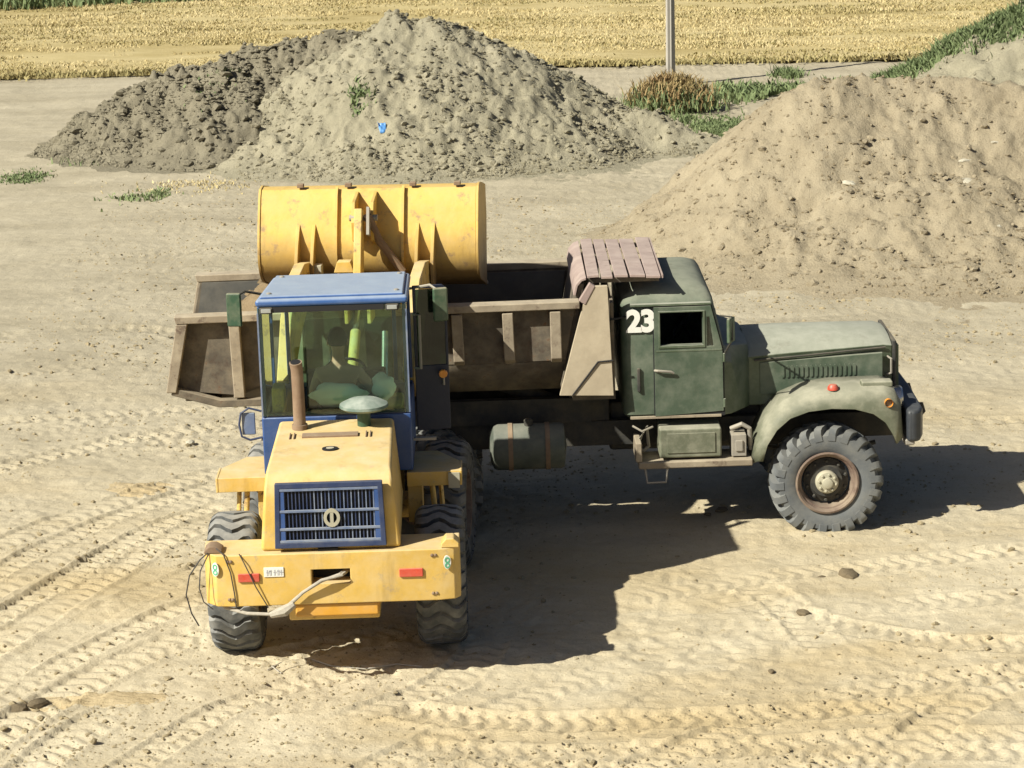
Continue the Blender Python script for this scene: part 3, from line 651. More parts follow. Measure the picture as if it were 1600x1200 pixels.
# ------------------------------------------------------------------ dump truck (x forward, near side = -y)
TR = empty('dump_truck', (3.37, 29.10, 0), (0, R(-.6), R(.6)))
tag(TR, 'old dusty green bonneted dump truck numbered 23 standing behind the loader', 'truck')
for s in (-1, 1):
    bm = nb(); box(bm, -6.1, .92, s*.43-.045, s*.43+.045, .86, 1.14); mk('chassis_rail', bm, M['chassis'], TR, bevel=.01)
for x in (-6.0,-5.3,-4.2,-3.2,-2.2,-.9,.5):
    bm = nb(); box(bm, x-.06, x+.06, -.38, .38, .9, 1.1); mk('cross_member', bm, M['chassis'], TR)
for x in (0, -4.33, -5.57):
    bm = nb(); tube(bm, [(x,-.9,.55),(x,.9,.55)], .085, 12); bmesh.ops.create_uvsphere(bm, u_segments=16, v_segments=10, radius=.22, matrix=Matrix.Translation((x,.1,.57))); mk('axle', bm, M['chassis'], TR)
    for s in (-1, 1):
        bm = nb()
        for k in range(5): tube(bm, [(x-.62+.1*k, s*.5, .80-.02*k), (x, s*.5, .66-.02*k), (x+.62-.1*k, s*.5, .80-.02*k)], .03, 6)
        mk('leaf_spring', bm, M['chassis'], TR)
truck_wheel(TR, 0, -1.01, False); truck_wheel(TR, 0, 1.01, True)
for x in (-4.33, -5.57):
    truck_wheel(TR, x, -1.0, False, dual=True); truck_wheel(TR, x, 1.0, True, dual=True)
bm = nb(); box(bm, -6.1, -2.5, -.52, -.40, 1.145, 1.42); box(bm, -6.1, -2.5, .40, .52, 1.145, 1.42); mk('tipping_subframe', bm, M['chassis'], TR)
bm = nb(); box(bm, -2.75, -2.3, -.5, .5, 1.145, 1.58); tube(bm, [(-2.6,-.25,1.2),(-3.6,-.25,1.6)], .09); tube(bm, [(-2.6,.25,1.2),(-3.6,.25,1.6)], .09); mk('hoist', bm, M['chassis'], TR, bevel=.02)
# gearbox / engine mass below
bm = nb(); box(bm, -2.3, .3, -.3, .3, .75, 1.3); mk('engine_block', bm, M['chassis'], TR, bevel=.04)

# cab: hollow shell with window openings
def rrect(x0, x1, y0, y1, r, z, n=5, r1=None):
    pts = []; r1 = r if r1 is None else r1
    for cx, cy, a0, rr in ((x1-r1, y1-r1, 0, r1), (x0+r, y1-r, 90, r), (x0+r, y0+r, 180, r), (x1-r1, y0+r1, 270, r1)):
        for k in range(n+1):
            a = R(a0+90*k/n); pts.append((cx+rr*math.cos(a), cy+rr*math.sin(a), z))
    return pts
def cab_rings(i=0.):
    out = []
    for z, xb, xf, yy, r in ((1.29,-2.12,-1.10,1.00,.10),(1.34,-2.17,-1.07,1.04,.10),(1.70,-2.18,-1.06,1.055,.10),(2.02,-2.18,-1.07,1.05,.10),(2.40,-2.18,-1.155,1.03,.10),(2.50,-2.18,-1.175,1.02,.11),(2.58,-2.15,-1.19,.985,.15),(2.66,-2.05,-1.24,.88,.17),(2.71,-1.95,-1.32,.72,.18),(2.735,-1.85,-1.45,.50,.15)):
        out.append(rrect(xb+i, xf-i, -yy+i, yy-i, r, z + (i*.8 if z < 1.4 else (-i*.8 if z > 2.45 else 0)), r1=r*.75))
    return out
bm = nb(); loft(bm, cab_rings(0)); cab = mk('cab', bm, M['green_side'], TR)
cut = []
bm = nb(); loft(bm, cab_rings(.045)); cut.append(mk('c', bm, M['darkint']))
WIN = [(-1.76,2.10),(-1.76,2.45),(-1.31,2.45),(-1.31,2.10)]
bm = nb(); prism(bm, WIN, 'y', -1.4, 1.4); cut.append(mk('c', bm, M['darkint']))
bm = nb(); prism(bm, [(-1.265,2.08),(-1.265,2.40),(-1.235,2.40),(-1.195,2.08)], 'y', -1.4, 1.4); cut.append(mk('c', bm, M['darkint']))
bm = nb(); box(bm, -1.5, -.9, -.88, -.05, 2.10, 2.44); box(bm, -1.5, -.9, .05, .88, 2.10, 2.44); cut.append(mk('c', bm, M['darkint']))
bm = nb(); box(bm, -2.4, -2.0, -.45, .45, 2.1, 2.38); cut.append(mk('c', bm, M['darkint']))
for c in cut: c.parent = TR
carve(cab, cut)
bm = nb(); holed(bm, [(-1.83,1.32),(-1.83,2.52),(-1.22,2.52),(-1.10,2.04),(-1.095,1.36)], [[(-1.77,2.09),(-1.77,2.46),(-1.30,2.46),(-1.30,2.09)], [(-1.265,2.08),(-1.265,2.40),(-1.235,2.40),(-1.195,2.08)]], 'y', -1.072, -1.046)
door = mk('door', bm, M['green_side'], cab, bevel=.004)
bm = nb(); holed(bm, [(-1.785,2.07),(-1.785,2.475),(-1.285,2.475),(-1.285,2.07)], [[(-1.765,2.098),(-1.765,2.46),(-1.305,2.46),(-1.305,2.098)]], 'y', -1.082, -1.060); mk('window_frame', bm, M['green'], door, bevel=.003)
bm = nb(); prism(bm, [(-1.842,1.308),(-1.842,2.532),(-1.214,2.532),(-1.085,2.04),(-1.083,1.308)], 'y', -1.0605, -1.050); c_g = mk('door_gap', bm, M['black'], cab)
bm = nb(); box(bm, -1.768, -1.302, -1.3, -.9, 2.092, 2.458); prism(bm, [(-1.265,2.08),(-1.265,2.40),(-1.235,2.40),(-1.195,2.08)], 'y', -1.3, -.9); c1 = mk('c', bm, M['black']); c1.parent = TR; carve(c_g, [c1])
for z_ in (1.45, 1.95):
    bm = nb(); tube(bm, [(-1.086,-1.078,z_-.045),(-1.086,-1.078,z_+.045)], .013, 8); mk('hinge', bm, M['green'], door)
bm = nb(); box(bm, -1.815, -1.11, -1.0765, -1.0715, 2.030, 2.045); mk('waist_bead', bm, M['green'], door)
bm = nb(); tube(bm, [(-1.83,-1.075,1.83),(-1.80,-1.115,1.835),(-1.66,-1.115,1.82),(-1.63,-1.10,1.80)], .014, 8); mk('handle', bm, M['steel'], door)
bm = nb(); box(bm, -2.02, -1.985, -1.085, -1.05, 1.60, 1.86); mk('grab_handle', bm, M['chassis'], cab, bevel=.01)
bm = nb(); box(bm, -2.08, -1.22, -1.075, -1.0, 2.535, 2.555); mk('rain_gutter', bm, M['green'], cab)
bm = nb(); box(bm, -2.10, -1.12, -1.068, -1.045, 1.295, 1.325); mk('sill', bm, M['rail'], cab, bevel=.004)
for s in (-1, 1):
    y0, y1 = (-.88,-.05) if s < 0 else (.05,.88)
    bm = nb(); prism(bm, [(-1.115,2.10),(-1.105,2.10),(-1.175,2.44),(-1.185,2.44)], 'y', y0, y1); mk('windscreen_pane', bm, M['glass_clear'], cab)
bm = nb(); prism(bm, [(-1.265,2.08),(-1.265,2.40),(-1.235,2.40),(-1.195,2.08)], 'y', -1.052, -1.046); mk('quarter_pane', bm, M['glass_clear'], cab)
bm = nb(); box(bm, -2.05, -1.55, -.9, .9, 1.55, 1.72); box(bm, -2.1, -1.97, -.9, .9, 1.72, 2.15); mk('seat', bm, M['seat'], cab, bevel=.04)
bm = nb(); tube(bm, [(-1.42+.18*math.cos(a*.393)*.5, .45+.22*math.sin(a*.393), 2.0+.18*math.cos(a*.393)*.8) for a in range(16)], .016, 6, True); tube(bm, [(-1.42,.45,2.0),(-1.2,.45,1.6)], .02, 6); mk('steering_wheel', bm, M['black'], cab)
# white number 23
tc = bpy.data.curves.new('number', 'FONT'); tc.body = '23'; tc.size = .325; tc.extrude = .003; tc.offset = .014; tc.space_character = .93
to = bpy.data.objects.new('number', tc); COL.objects.link(to); bpy.context.view_layer.update()
me = bpy.data.meshes.new_from_object(to.evaluated_get(bpy.context.evaluated_depsgraph_get())); bpy.data.objects.remove(to)
num = bpy.data.objects.new('number', me); COL.objects.link(num); num.parent = cab; me.materials.clear(); me.materials.append(M['white'])
num.rotation_euler = (R(90), 0, 0); num.location = (-2.125, -1.0585, 2.265); num['label'] = 'hand painted white number 23 on the cab side'
# mirror with bracket
bm = nb(); tube(bm, [(-1.12,-1.03,2.40),(-1.02,-1.30,2.44),(-1.02,-1.34,2.2),(-1.08,-1.04,1.98)], .011, 6); mk('mirror_bracket', bm, M['chassis'], cab)
bm = nb(); obox(bm, (-1.03,-1.30,2.30), (.04,.17,.27), (0,0,R(-25))); mm = mk('mirror', bm, M['mirror_green'], cab, bevel=.015)
for y_ in (-.7, .3):
    bm = nb(); tube(bm, [(-1.09,y_,2.10),(-1.12,y_+.33,2.34)], .008, 5); mk('wiper', bm, M['black'], cab)
# bonnet
def hood_ring(x, hw, z0, zs, zc, r=.12):
    pts = [(x,-hw,z0),(x,-hw,zs-.03)]
    for k in range(7):
        a = math.pi - math.pi*k/6*1.0; u = math.cos(a); pts.append((x, u*(hw+.012), zs + (zc-zs)*(1-abs(u)**2.6)))
    pts += [(x,hw,zs-.03),(x,hw,z0)]; return pts
bm = nb(); loft(bm, [hood_ring(-.80,.64,1.30,1.84,2.02),hood_ring(-.40,.62,1.30,1.865,2.025),hood_ring(.2,.585,1.30,1.89,2.02),hood_ring(.70,.555,1.30,1.91,2.01),hood_ring(.80,.535,1.32,1.895,1.975)])
hood = mk('hood', bm, M['green'], TR, bevel=.012)
for s in (-1, 1):
    bm = nb(); prism(bm, [(-.66,1.42),(-.66,1.775),(.68,1.84),(.68,1.42)], 'y', s*.592, s*.645); pn = mk('side_panel', bm, M['green_side'], hood, bevel=.006, xf=Matrix.Shear('XZ', 4, (0,0)) if False else None)
    for k in range(16):
        bm = nb(); x = -.42+.052*k; prism(bm, [(x,1.60),(x+.012,1.60),(x+.026,1.615),(x+.026,1.715),(x+.012,1.73),(x,1.73)], 'y', s*.640, s*.658); mk('louvre', bm, M['green_side'], pn)
    bm = nb(); tube(bm, [(-.72,s*.652,1.805),(-.2,s*.640,1.835),(.72,s*.575,1.885)], .012, 6); mk('hood_seam', bm, M['chassis'], hood)
bm = nb(); tube(bm, [(.74,-.565,1.78),(.78,-.60,1.76),(.78,-.60,1.60),(.74,-.565,1.58)], .014, 6); mk('hood_catch', bm, M['steel'], hood)
bm = nb(); box(bm, .80, .845, -.54, .54, 1.18, 1.95); rad = mk('radiator', bm, M['chassis'], TR, bevel=.015)
for k in range(15): 
    bm = nb(); x = -.49+.07*k; box(bm, .845, .875, x-.015, x+.015, 1.22, 1.89); mk('grille_bar', bm, M['green'], rad)
# cowl between cab and bonnet
bm = nb()
def cowl(x, hw, zt, zc): return [(x,-hw,1.30),(x,-hw,zt),(x,-hw*.82,zc-.03),(x,-hw*.4,zc),(x,hw*.4,zc),(x,hw*.82,zc-.03),(x,hw,zt),(x,hw,1.30)]
loft(bm, [cowl(-1.10,1.03,1.90,2.06),cowl(-1.00,.98,1.87,2.05),cowl(-.86,.78,1.83,2.02),cowl(-.78,.66,1.80,2.0)]); mk('cowl', bm, M['green'], TR, bevel=.015)
# front wings: swept arch with outer lip
OUT = [(-.80,.82),(-.745,1.02),(-.63,1.24),(-.46,1.41),(-.22,1.505),(.05,1.545),(.35,1.55),(.62,1.55),(.73,1.52),(.80,1.38),(.825,1.05)]
INN = [(-.70,.82),(-.65,1.00),(-.545,1.165),(-.40,1.29),(-.20,1.36),(.05,1.385),(.30,1.37),(.50,1.31),(.63,1.21),(.71,1.08),(.755,.97)]
for s in (-1, 1):
    bm = nb(); n = len(OUT); cols = []
    for (a, c) in zip(OUT, INN):
        top_in = (a[0], s*.57, a[1]+.03); top = (a[0], s*1.06, a[1]+.015); sh = (a[0]*.985, s*1.15, a[1]-.03); lip = ((a[0]*.45+c[0]*.55), s*1.205, a[1]*.45+c[1]*.55); bot = (c[0], s*1.215, c[1]); ret = (c[0], s*1.17, c[1]-.01)
        cols.append([bm.verts.new(p) for p in (top_in, top, sh, lip, bot, ret)])
    for A, B in zip(cols, cols[1:]):
        for k in range(5): bm.faces.new((A[k], A[k+1], B[k+1], B[k]))
    f = mk('fender', bm, M['green_tan'], TR, ang=50); m_ = f.modifiers.new('thick', 'SOLIDIFY'); m_.thickness = .022; m_.offset = 0
    bm = nb(); lathe(bm, [(.06,0),(.058,.03),(.04,.055),(.001,.06)], 14, 'z', (.08, s*1.08, 1.555), cap=False); mk('marker_lamp', bm, M['red'], f)
    bm = nb(); obox(bm, (.56, s*.98, 1.585), (.34,.16,.07)); mk('lamp_housing', bm, M['green_tan'], f, bevel=.02)
    bm = nb(); lathe(bm, [(.11,.70),(.125,.78),(.13,.84),(.115,.86),(.001,.875)], 20, 'x', (0,0,0), cap=False); bm.transform(Matrix.Translation((0, s*.83, 1.38))); hl = mk('headlight', bm, M['chrome'], f)
    bm = nb(); lathe(bm, [(.045,0),(.045,.05),(.03,.07),(.001,.075)], 12, 'y', (.66,0,1.42), cap=False); bm.transform(Matrix.Translation((0, s*1.16 if s > 0 else -1.235, 0))); mk('turn_lamp', bm, M['amber'], f)
    bm = nb(); box(bm, -.65, .72, s*.35-.2 if s > 0 else -.60, .60 if s > 0 else -.30, 1.22, 1.29); mk('inner_wing', bm, M['chassis'], f)
    # bonnet stay
    bm = nb(); tube(bm, [(.68,s*.62,1.40),(.74,s*.98,1.30)], .02, 6); mk('wing_stay', bm, M['steel'], f)
# bumper
bm = nb(); pts = []
for k in range(9):
    a = R(-90+180*k/8*.5); pts.append((.86+.20*math.cos(a)-.20*0, -1.02+.22*math.sin(a)))
prof = [(.86,-1.20),(.94,-1.22),(1.01,-1.17),(1.06,-1.0),(1.08,0),(1.06,1.0),(1.01,1.17),(.94,1.22),(.86,1.20)]
prism(bm, prof, 'z', .97, 1.32); bp = mk('bumper', bm, M['bumper'], TR, bevel=.10, seg=5)
bm = nb(); box(bm, .84, .95, -1.18, -.5, .93, 1.0); mk('bumper_skirt', bm, M['steel'], bp, bevel=.02)
for s in (-1, 1):
    bm = nb(); tube(bm, [(1.04,s*.45,1.2),(1.14,s*.45,1.2),(1.16,s*.45,1.12),(1.12,s*.45,1.08)], .025, 8); mk('tow_hook', bm, M['chassis'], bp)
# running board, tool box, step
bm = nb(); box(bm, -2.03, -.80, -1.20, -.72, .77, .845); box(bm, -2.06, -1.99, -1.19, -.72, .845, 1.06); rb_ = mk('running_board', bm, M['rail'], TR, bevel=.015)
bm = nb(); tube(bm, [(-1.96,-1.17,.77),(-1.94,-1.19,.62),(-1.74,-1.19,.62),(-1.72,-1.17,.77)], .013, 6); mk('step', bm, M['steel'], rb_)
bm = nb(); box(bm, -1.80, -1.13, -1.16, -.74, .872, 1.20); tb = mk('battery_box', bm, M['green_tan'], TR, bevel=.025, seg=3)
bm = nb(); box(bm, -1.72, -1.20, -1.172, -1.162, .93, 1.15); mk('lid', bm, M['green_tan'], tb, bevel=.004)
bm = nb(); box(bm, -1.02, -.86, -1.12, -.85, .86, 1.10); box(bm, -.98, -.90, -1.14, -1.12, .92, 1.04); tube(bm, [(-1.02,-1.0,1.14),(-.90,-1.05,1.20),(-.82,-1.05,1.15),(-.80,-1.0,.9)], .028, 8); mk('air_fitting', bm, M['steel'], TR, bevel=.02)
bm = nb(); tube(bm, [(-2.0,-.98,1.05),(-1.92,-.95,1.18),(-1.90,-.9,.95),(-1.97,-.92,.9)], .02, 6); tube(bm, [(-2.08,-1.05,1.22),(-1.98,-1.1,1.17),(-1.86,-1.0,1.19)], .012, 6); mk('hose', bm, M['steel'], TR)
# fuel tank
bm = nb(); lathe(bm, [(.001,-3.63),(.16,-3.62),(.235,-3.58),(.25,-3.54),(.25,-2.86),(.235,-2.82),(.001,-2.79)], 28, 'x', (0,-.92,1.0), cap=False); tk = mk('fuel_tank', bm, M['tank'], TR)
for x in (-3.40,-3.0):
    bm = nb(); lathe(bm, [(.252,x-.025),(.259,x-.025),(.259,x+.025),(.252,x+.025)], 28, 'x', (0,-.92,1.0), cap=False); mk('strap', bm, M['rust'], tk)
bm = nb(); lathe(bm, [(.045,1.24),(.05,1.30),(.03,1.32)], 12, 'z', (-3.2,-.95,0)); mk('filler_cap', bm, M['chassis'], tk)
# dump body
DB = nb(); box(DB, -6.90, -2.60, -.79, .79, 1.60, 1.71); DB = mk('dump_body', DB, M['body_steel'], TR, bevel=.01)
for s in (-1, 1):
    bm = nb(); prism(bm, [(-6.86,2.56),(-2.66,2.58),(-2.78,1.98),(-5.70,1.96),(-6.3,1.72),(-7.03,1.80)], 'y', s*1.04, s*1.08); mk('side_wall', bm, M['body_steel'], DB, bevel=.006)
    bm = nb(); vs = [bm.verts.new(p) for p in ((-6.35,s*1.06,1.715),(-5.70,s*1.06,1.957),(-2.78,s*1.06,1.977),(-2.86,s*.80,1.62),(-6.35,s*.80,1.62))]; bm.faces.new(vs); lw = mk('lower_wall', bm, M['body_steel'], DB); m_ = lw.modifiers.new('thick', 'SOLIDIFY'); m_.thickness = .03; m_.offset = 0
    bm = nb(); prism(bm, [(-6.90,2.545),(-2.62,2.565),(-2.62,2.645),(-6.92,2.625)], 'y', s*1.03, s*1.225); mk('top_rail', bm, M['rail'], DB, bevel=.012)
    for x in (-6.28,-5.62,-4.96,-4.42,-3.92,-3.38,-2.88):
        zb = 1.72 if x < -6 else 1.93; bm = nb(); prism(bm, [(1.082*s,zb+.03),(1.215*s,zb+.10),(1.215*s,2.542),(1.082*s,2.542)] if x > -6 else [(1.082*s,zb),(1.215*s,zb),(1.215*s,2.542),(1.082*s,2.542)], 'x', x-.058, x+.058); mk('rib', bm, M['rail'], DB, bevel=.012, xf=Matrix.Translation((x,0,2.1)) @ Matrix.Rotation(R(random.uniform(-1.4,1.4)), 4, 'Y') @ Matrix.Translation((-x,0,-2.1)))
    bm = nb(); prism(bm, [(-7.05,1.80),(-6.94,1.80),(-6.78,2.543),(-6.90,2.543)], 'y', s*1.082, s*1.22); mk('rib', bm, M['rail'], DB, bevel=.012)
    bm = nb(); prism(bm, [(-7.0,1.77),(-6.5,1.62),(-5.9,1.62),(-5.9,1.70),(-6.48,1.70),(-6.98,1.85)], 'y', s*1.082, s*1.20); mk('bottom_rail', bm, M['body_steel'], DB, bevel=.01)
bm = nb(); prism(bm, [(-7.05,1.78),(-6.5,1.60),(-6.5,1.66),(-7.02,1.86)], 'y', -1.038, 1.038); mk('tail_slope', bm, M['body_steel'], DB)
bm = nb(); prism(bm, [(-2.84,1.66),(-2.78,1.66),(-2.56,2.80),(-2.62,2.80)], 'y', -1.038, 1.038); mk('front_wall', bm, M['body_steel'], DB, bevel=.01)
bm = nb(); prism(bm, [(-2.86,1.62),(-2.28,1.60),(-2.32,2.80),(-2.53,2.80)], 'y', -1.20, -1.145); tp = mk('front_side_panel', bm, M['tan_panel'], DB, bevel=.006); tp['label'] = 'pale tan panel between dump body and cab'
bm = nb(); prism(bm, [(-2.86,1.62),(-2.28,1.60),(-2.32,2.80),(-2.53,2.80)], 'y', 1.145, 1.20); mk('front_side_panel', bm, M['tan_panel'], DB, bevel=.006)
bm = nb(); box(bm, -2.72, -2.26, -1.14, 1.14, 1.55, 1.60); box(bm, -2.295, -2.26, -1.12, 1.12, 1.60, 2.6); mk('front_bulkhead', bm, M['body_steel'], DB)
bm = nb(); prism(bm, [(-2.63,2.648),(-2.56,2.60),(-2.45,2.80),(-2.51,2.84)], 'y', -1.21, -1.13); mk('corner_flange', bm, M['plank'], DB, bevel=.01)
bm = nb(); tube(bm, [(-2.72,-1.205,1.62),(-2.44,-1.21,1.98),(-2.28,-1.21,1.99)], .009, 6); mk('cable', bm, M['black'], DB)
bm = nb(); tube(bm, [(-2.3,-1.15,2.42),(-2.1,-1.0,2.42)], .012, 6); mk('stay', bm, M['black'], DB)
vis = nb(); box(vis, -2.52, -1.76, -.03, .03, 2.795, 2.84); vis = mk('visor', vis, M['body_steel'], DB)
for y_ in (-.97, .97):
    bm = nb(); box(bm, -2.52, -1.76, y_-.03, y_+.03, 2.795, 2.84); mk('bearer', bm, M['body_steel'], vis)
PLX = [-2.53,-2.385,-2.245,-2.085,-1.905,-1.735]
for k in range(5):
    a, b = PLX[k]+.009, PLX[k+1]-.009; dz = .010*random.uniform(0,2)
    bm = nb(); box(bm, a, b, -1.08+.02*random.random(), 1.06+.03*random.random(), 2.842+dz, 2.872+dz); mk('plank', bm, M['plank'], vis, bevel=.006, xf=Matrix.Translation(((a+b)/2,0,2.86)) @ Euler((R(random.uniform(-.6,.6)), R(random.uniform(-4,4)), R(random.uniform(-.5,.5)))).to_matrix().to_4x4() @ Matrix.Translation((-(a+b)/2,0,-2.86)))
bm = nb(); prism(bm, [(-2.54,2.872),(-2.60,2.85),(-2.655,2.79),(-2.68,2.68),(-2.655,2.68),(-2.63,2.78),(-2.585,2.83),(-2.54,2.845)], 'y', -1.07, 1.07); mk('plank', bm, M['plank'], vis, bevel=.004)
bm = nb(); prism(bm, [(-1.735,2.842),(-1.722,2.842),(-1.722,2.880),(-1.735,2.880)], 'y', -1.09, 1.07); mk('visor_lip', bm, M['plank'], vis)
for s in (-1, 1):
    bm = nb(); prism(bm, [(-6.84,2.54),(-2.70,2.54),(-2.78,2.0),(-5.6,2.0),(-6.2,1.78),(-6.96,1.86)], 'y', s*1.018, s*1.038); mk('inner_lining', bm, M['bed_steel'], DB)
# soil in the bed
n = 90; gx = np.linspace(-6.9, -2.74, n); gy = np.linspace(-1.015, 1.015, 56); X, Y = np.meshgrid(gx, gy)
z = 1.95 + .45*np.exp(-((X+4.9)/1.3)**2-((Y-.2)/.8)**2) + .50*np.exp(-((X+6.0)/.5)**2-((Y-.35)/.55)**2) + .12*fbm(X, Y, 2.2, 4, 3) + .06*np.abs(fbm(X, Y, 7, 3, 6)); z = np.minimum(z, 2.5+.3*(Y > -.6)); z -= .22*np.clip((-X-6.5)/.4, 0, 1); z = np.where(np.abs(Y) > .98, np.maximum(z, 2.02), z)
bpy.context.view_layer.update(); Mx = TR.matrix_world.copy()
lo, hi_ = X.copy(), z
# closed body: top sheet plus skirt
I = np.arange(X.size).reshape(X.shape); F = np.stack([I[:-1,:-1], I[:-1,1:], I[1:,1:], I[1:,:-1]], -1).reshape(-1, 4)
Vv = np.stack([X.ravel(), Y.ravel(), z.ravel()], 1); A = np.array(Mx)[:3,:3]; Vw = Vv@A.T + np.array(Mx)[:3,3]
ring = np.concatenate([I[0,:], I[1:,-1], I[-1,-2::-1], I[-2:0:-1,0]]); low = Vw[ring].copy(); low[:,2] = 1.97
off = len(Vw); nr = len(ring); Fs = np.array([[ring[i], off+i, off+(i+1) % nr, ring[(i+1) % nr]] for i in range(nr)])
load = mk_np('soil_load', np.concatenate([Vw, low]), np.concatenate([F, Fs]), M['dark_soil']); tag(load, 'heap of brown soil lying in the truck dump body', 'soil')
r_ = np.random.RandomState(4); cx = r_.uniform(-6.7,-3,700); cy = r_.uniform(-1,1,700); ci = z[np.clip(((cy+1.095)/2.19*55).astype(int),0,55), np.clip(((cx+6.9)/4.16*89).astype(int),0,89)]
W3 = np.stack([cx,cy,ci],1)@A.T + np.array(Mx)[:3,3]; c_ = stones('clods', W3[:,0], W3[:,1], W3[:,2], (.02,.09), M['dark_soil'], 9, load); c_['kind'] = 'stuff'

# ------------------------------------------------------------------ wheel loader (y forward, seen from behind)
LD = empty('wheel_loader', (-1.69, 24.66, 0), (0, R(-.5), R(.5)))
tag(LD, 'yellow wheel loader with blue cab seen from behind, bucket raised over the truck', 'loader')
ART = Matrix.Translation((0,1.25,0)) @ Matrix.Rotation(R(-5), 4, 'Z') @ Matrix.Translation((0,-1.25,0))
def art_loc(x, y, z): return tuple(ART @ Vector((x,y,z)))
loader_wheel(LD, -.98, 0, .64, False); loader_wheel(LD, .98, 0, .64, True)
loader_wheel(LD, *art_loc(-.92,2.5,.64), False, R(-5)); loader_wheel(LD, *art_loc(.92,2.5,.64), True, R(-5))
bm = nb(); box(bm, -.42, .42, -1.0, 1.2, .55, 1.27); tube(bm, [(-.8,0,.64),(.8,0,.64)], .14, 14); mk('rear_frame', bm, M['yellow_arm'], LD, bevel=.02)
GXF = Matrix.Translation((.03,-.40,.165))
bm = nb(); box(bm, -.36, .40, -.97, -.55, .54, .665); mk('belly_plate', bm, M['orange'], LD, bevel=.02)
# counterweight with pin slot
bm = nb(); prism(bm, [(-1.19,-.50),(-1.17,-.86),(-1.06,-.98),(-.90,-1.0),(.95,-1.0),(1.10,-.97),(1.15,-.90),(1.15,-.50)], 'z', .67, 1.155)
cw = mk('counterweight', bm, M['yellow'], LD)
bm = nb(); box(bm, -.195, .155, -1.2, -.78, .86, 1.00); c1 = mk('c', bm, M['black']); c1.parent = LD; carve(cw, [c1])
b_ = cw.modifiers.new('bevel', 'BEVEL'); b_.width = .009; b_.segments = 3; b_.limit_method = 'ANGLE'; b_.angle_limit = R(35)
bm = nb(); box(bm, -.19, .15, -.80, -.79, .865, .995); mk('pin_slot', bm, M['black'], cw)
bm = nb(); prism(bm, [(.98,1.157),(1.15,1.157),(1.15,1.20),(1.10,1.245),(1.03,1.245),(.99,1.20)], 'y', -.985, -.80); mk('lifting_lug', bm, M['yellow'], cw, bevel=.012)
bm = nb(); prism(bm, [(-1.17,1.157),(-1.0,1.157),(-1.0,1.185),(-1.06,1.225),(-1.12,1.225),(-1.16,1.19)], 'y', -.93, -.75); mk('lifting_lug', bm, M['rust'], cw, bevel=.012)
for x0, x1 in ((-.86,-.665),(.60,.815)):
    bm = nb(); box(bm, x0, x1, -1.022, -.998, .905, .985); mk('tail_light', bm, M['red'], cw, bevel=.008)
bm = nb(); box(bm, -.625, -.445, -1.010, -.999, .945, 1.035); pl = mk('number_plate', bm, M['white'], cw, bevel=.003)
for k, x in enumerate((-.60,-.575,-.535,-.505,-.475)):
    bm = nb(); box(bm, x, x+(.018 if k % 2 else .012), -1.013, -1.0105, .962, 1.015); box(bm, x-.004, x+.022, -1.013, -1.0105, .985+.01*(k % 2), .994+.01*(k % 2)); mk('plate_mark', bm, M['mark_grey'], pl)
for x in (-.98,-.92,.90,.96):
    for z_ in (.74, 1.10):
        bm = nb(); lathe(bm, [(.016,-1.0),(.016,-1.012),(.008,-1.018)], 6, 'y', (x,.0,z_) if abs(x) < .95 else (x*.97,.005,z_)); mk('bolt', bm, M['rust'], cw)
def disc(bm, cx, cz, rx, rz, y0, y1, n=20, inner=0):
    o = [(cx+rx*math.cos(2*math.pi*k/n), cz+rz*math.sin(2*math.pi*k/n)) for k in range(n)]
    if inner: holed(bm, o, [[(cx+rx*inner*math.cos(2*math.pi*k/n), cz+rz*inner*math.sin(2*math.pi*k/n)) for k in range(n)]], 'y', y0, y1)
    else: prism(bm, o, 'y', y0, y1)
for cx, yy, rz_ in ((1.035, -1.0, 0),(-1.06, -.99, 0)):
    xf = Matrix.Translation((cx, yy, 1.03)) @ Matrix.Rotation(R(12 if cx > 0 else -22), 4, 'Z')
    bm = nb(); disc(bm, 0, 0, .035, .065, -.012, .0); st = mk('sticker', bm, M['white'], cw, xf=xf)
    bm = nb(); disc(bm, 0, .022, .024, .028, -.015, -.0125, inner=.5); disc(bm, 0, -.028, .024, .026, -.015, -.0125, inner=.5); mk('sticker_mark', bm, M['mark_green'], st, xf=xf)
bm = nb(); tube(bm, [(-.05,-.9,1.16),(-.05,-.9,1.20)], .03, 8); box(bm, -.13, .05, -.95, -.88, 1.157, 1.18); mk('hood_latch', bm, M['black'], cw)
# engine hood
GXF = None
def hood_w(z): return .64 - .07*(z-1.28)/.8
prof = [(-1.31,1.32),(-1.29,1.74),(-1.255,1.90),(-1.18,1.985),(-1.06,2.025),(-.30,2.062),(.43,2.10),(.43,1.32)]
bm = nb(); A = [bm.verts.new((.015-hood_w(z)*(1-.02*(y+1.3)), y, z)) for y, z in prof]; B = [bm.verts.new((.015+hood_w(z)*(1-.02*(y+1.3)), y, z)) for y, z in prof]
bm.faces.new(A); bm.faces.new(B[::-1])
for i in range(len(prof)): j = (i+1) % len(prof); bm.faces.new((A[i], B[i], B[j], A[j]))
hd = mk('engine_hood', bm, M['yellow'], LD, bevel=.035, seg=3)
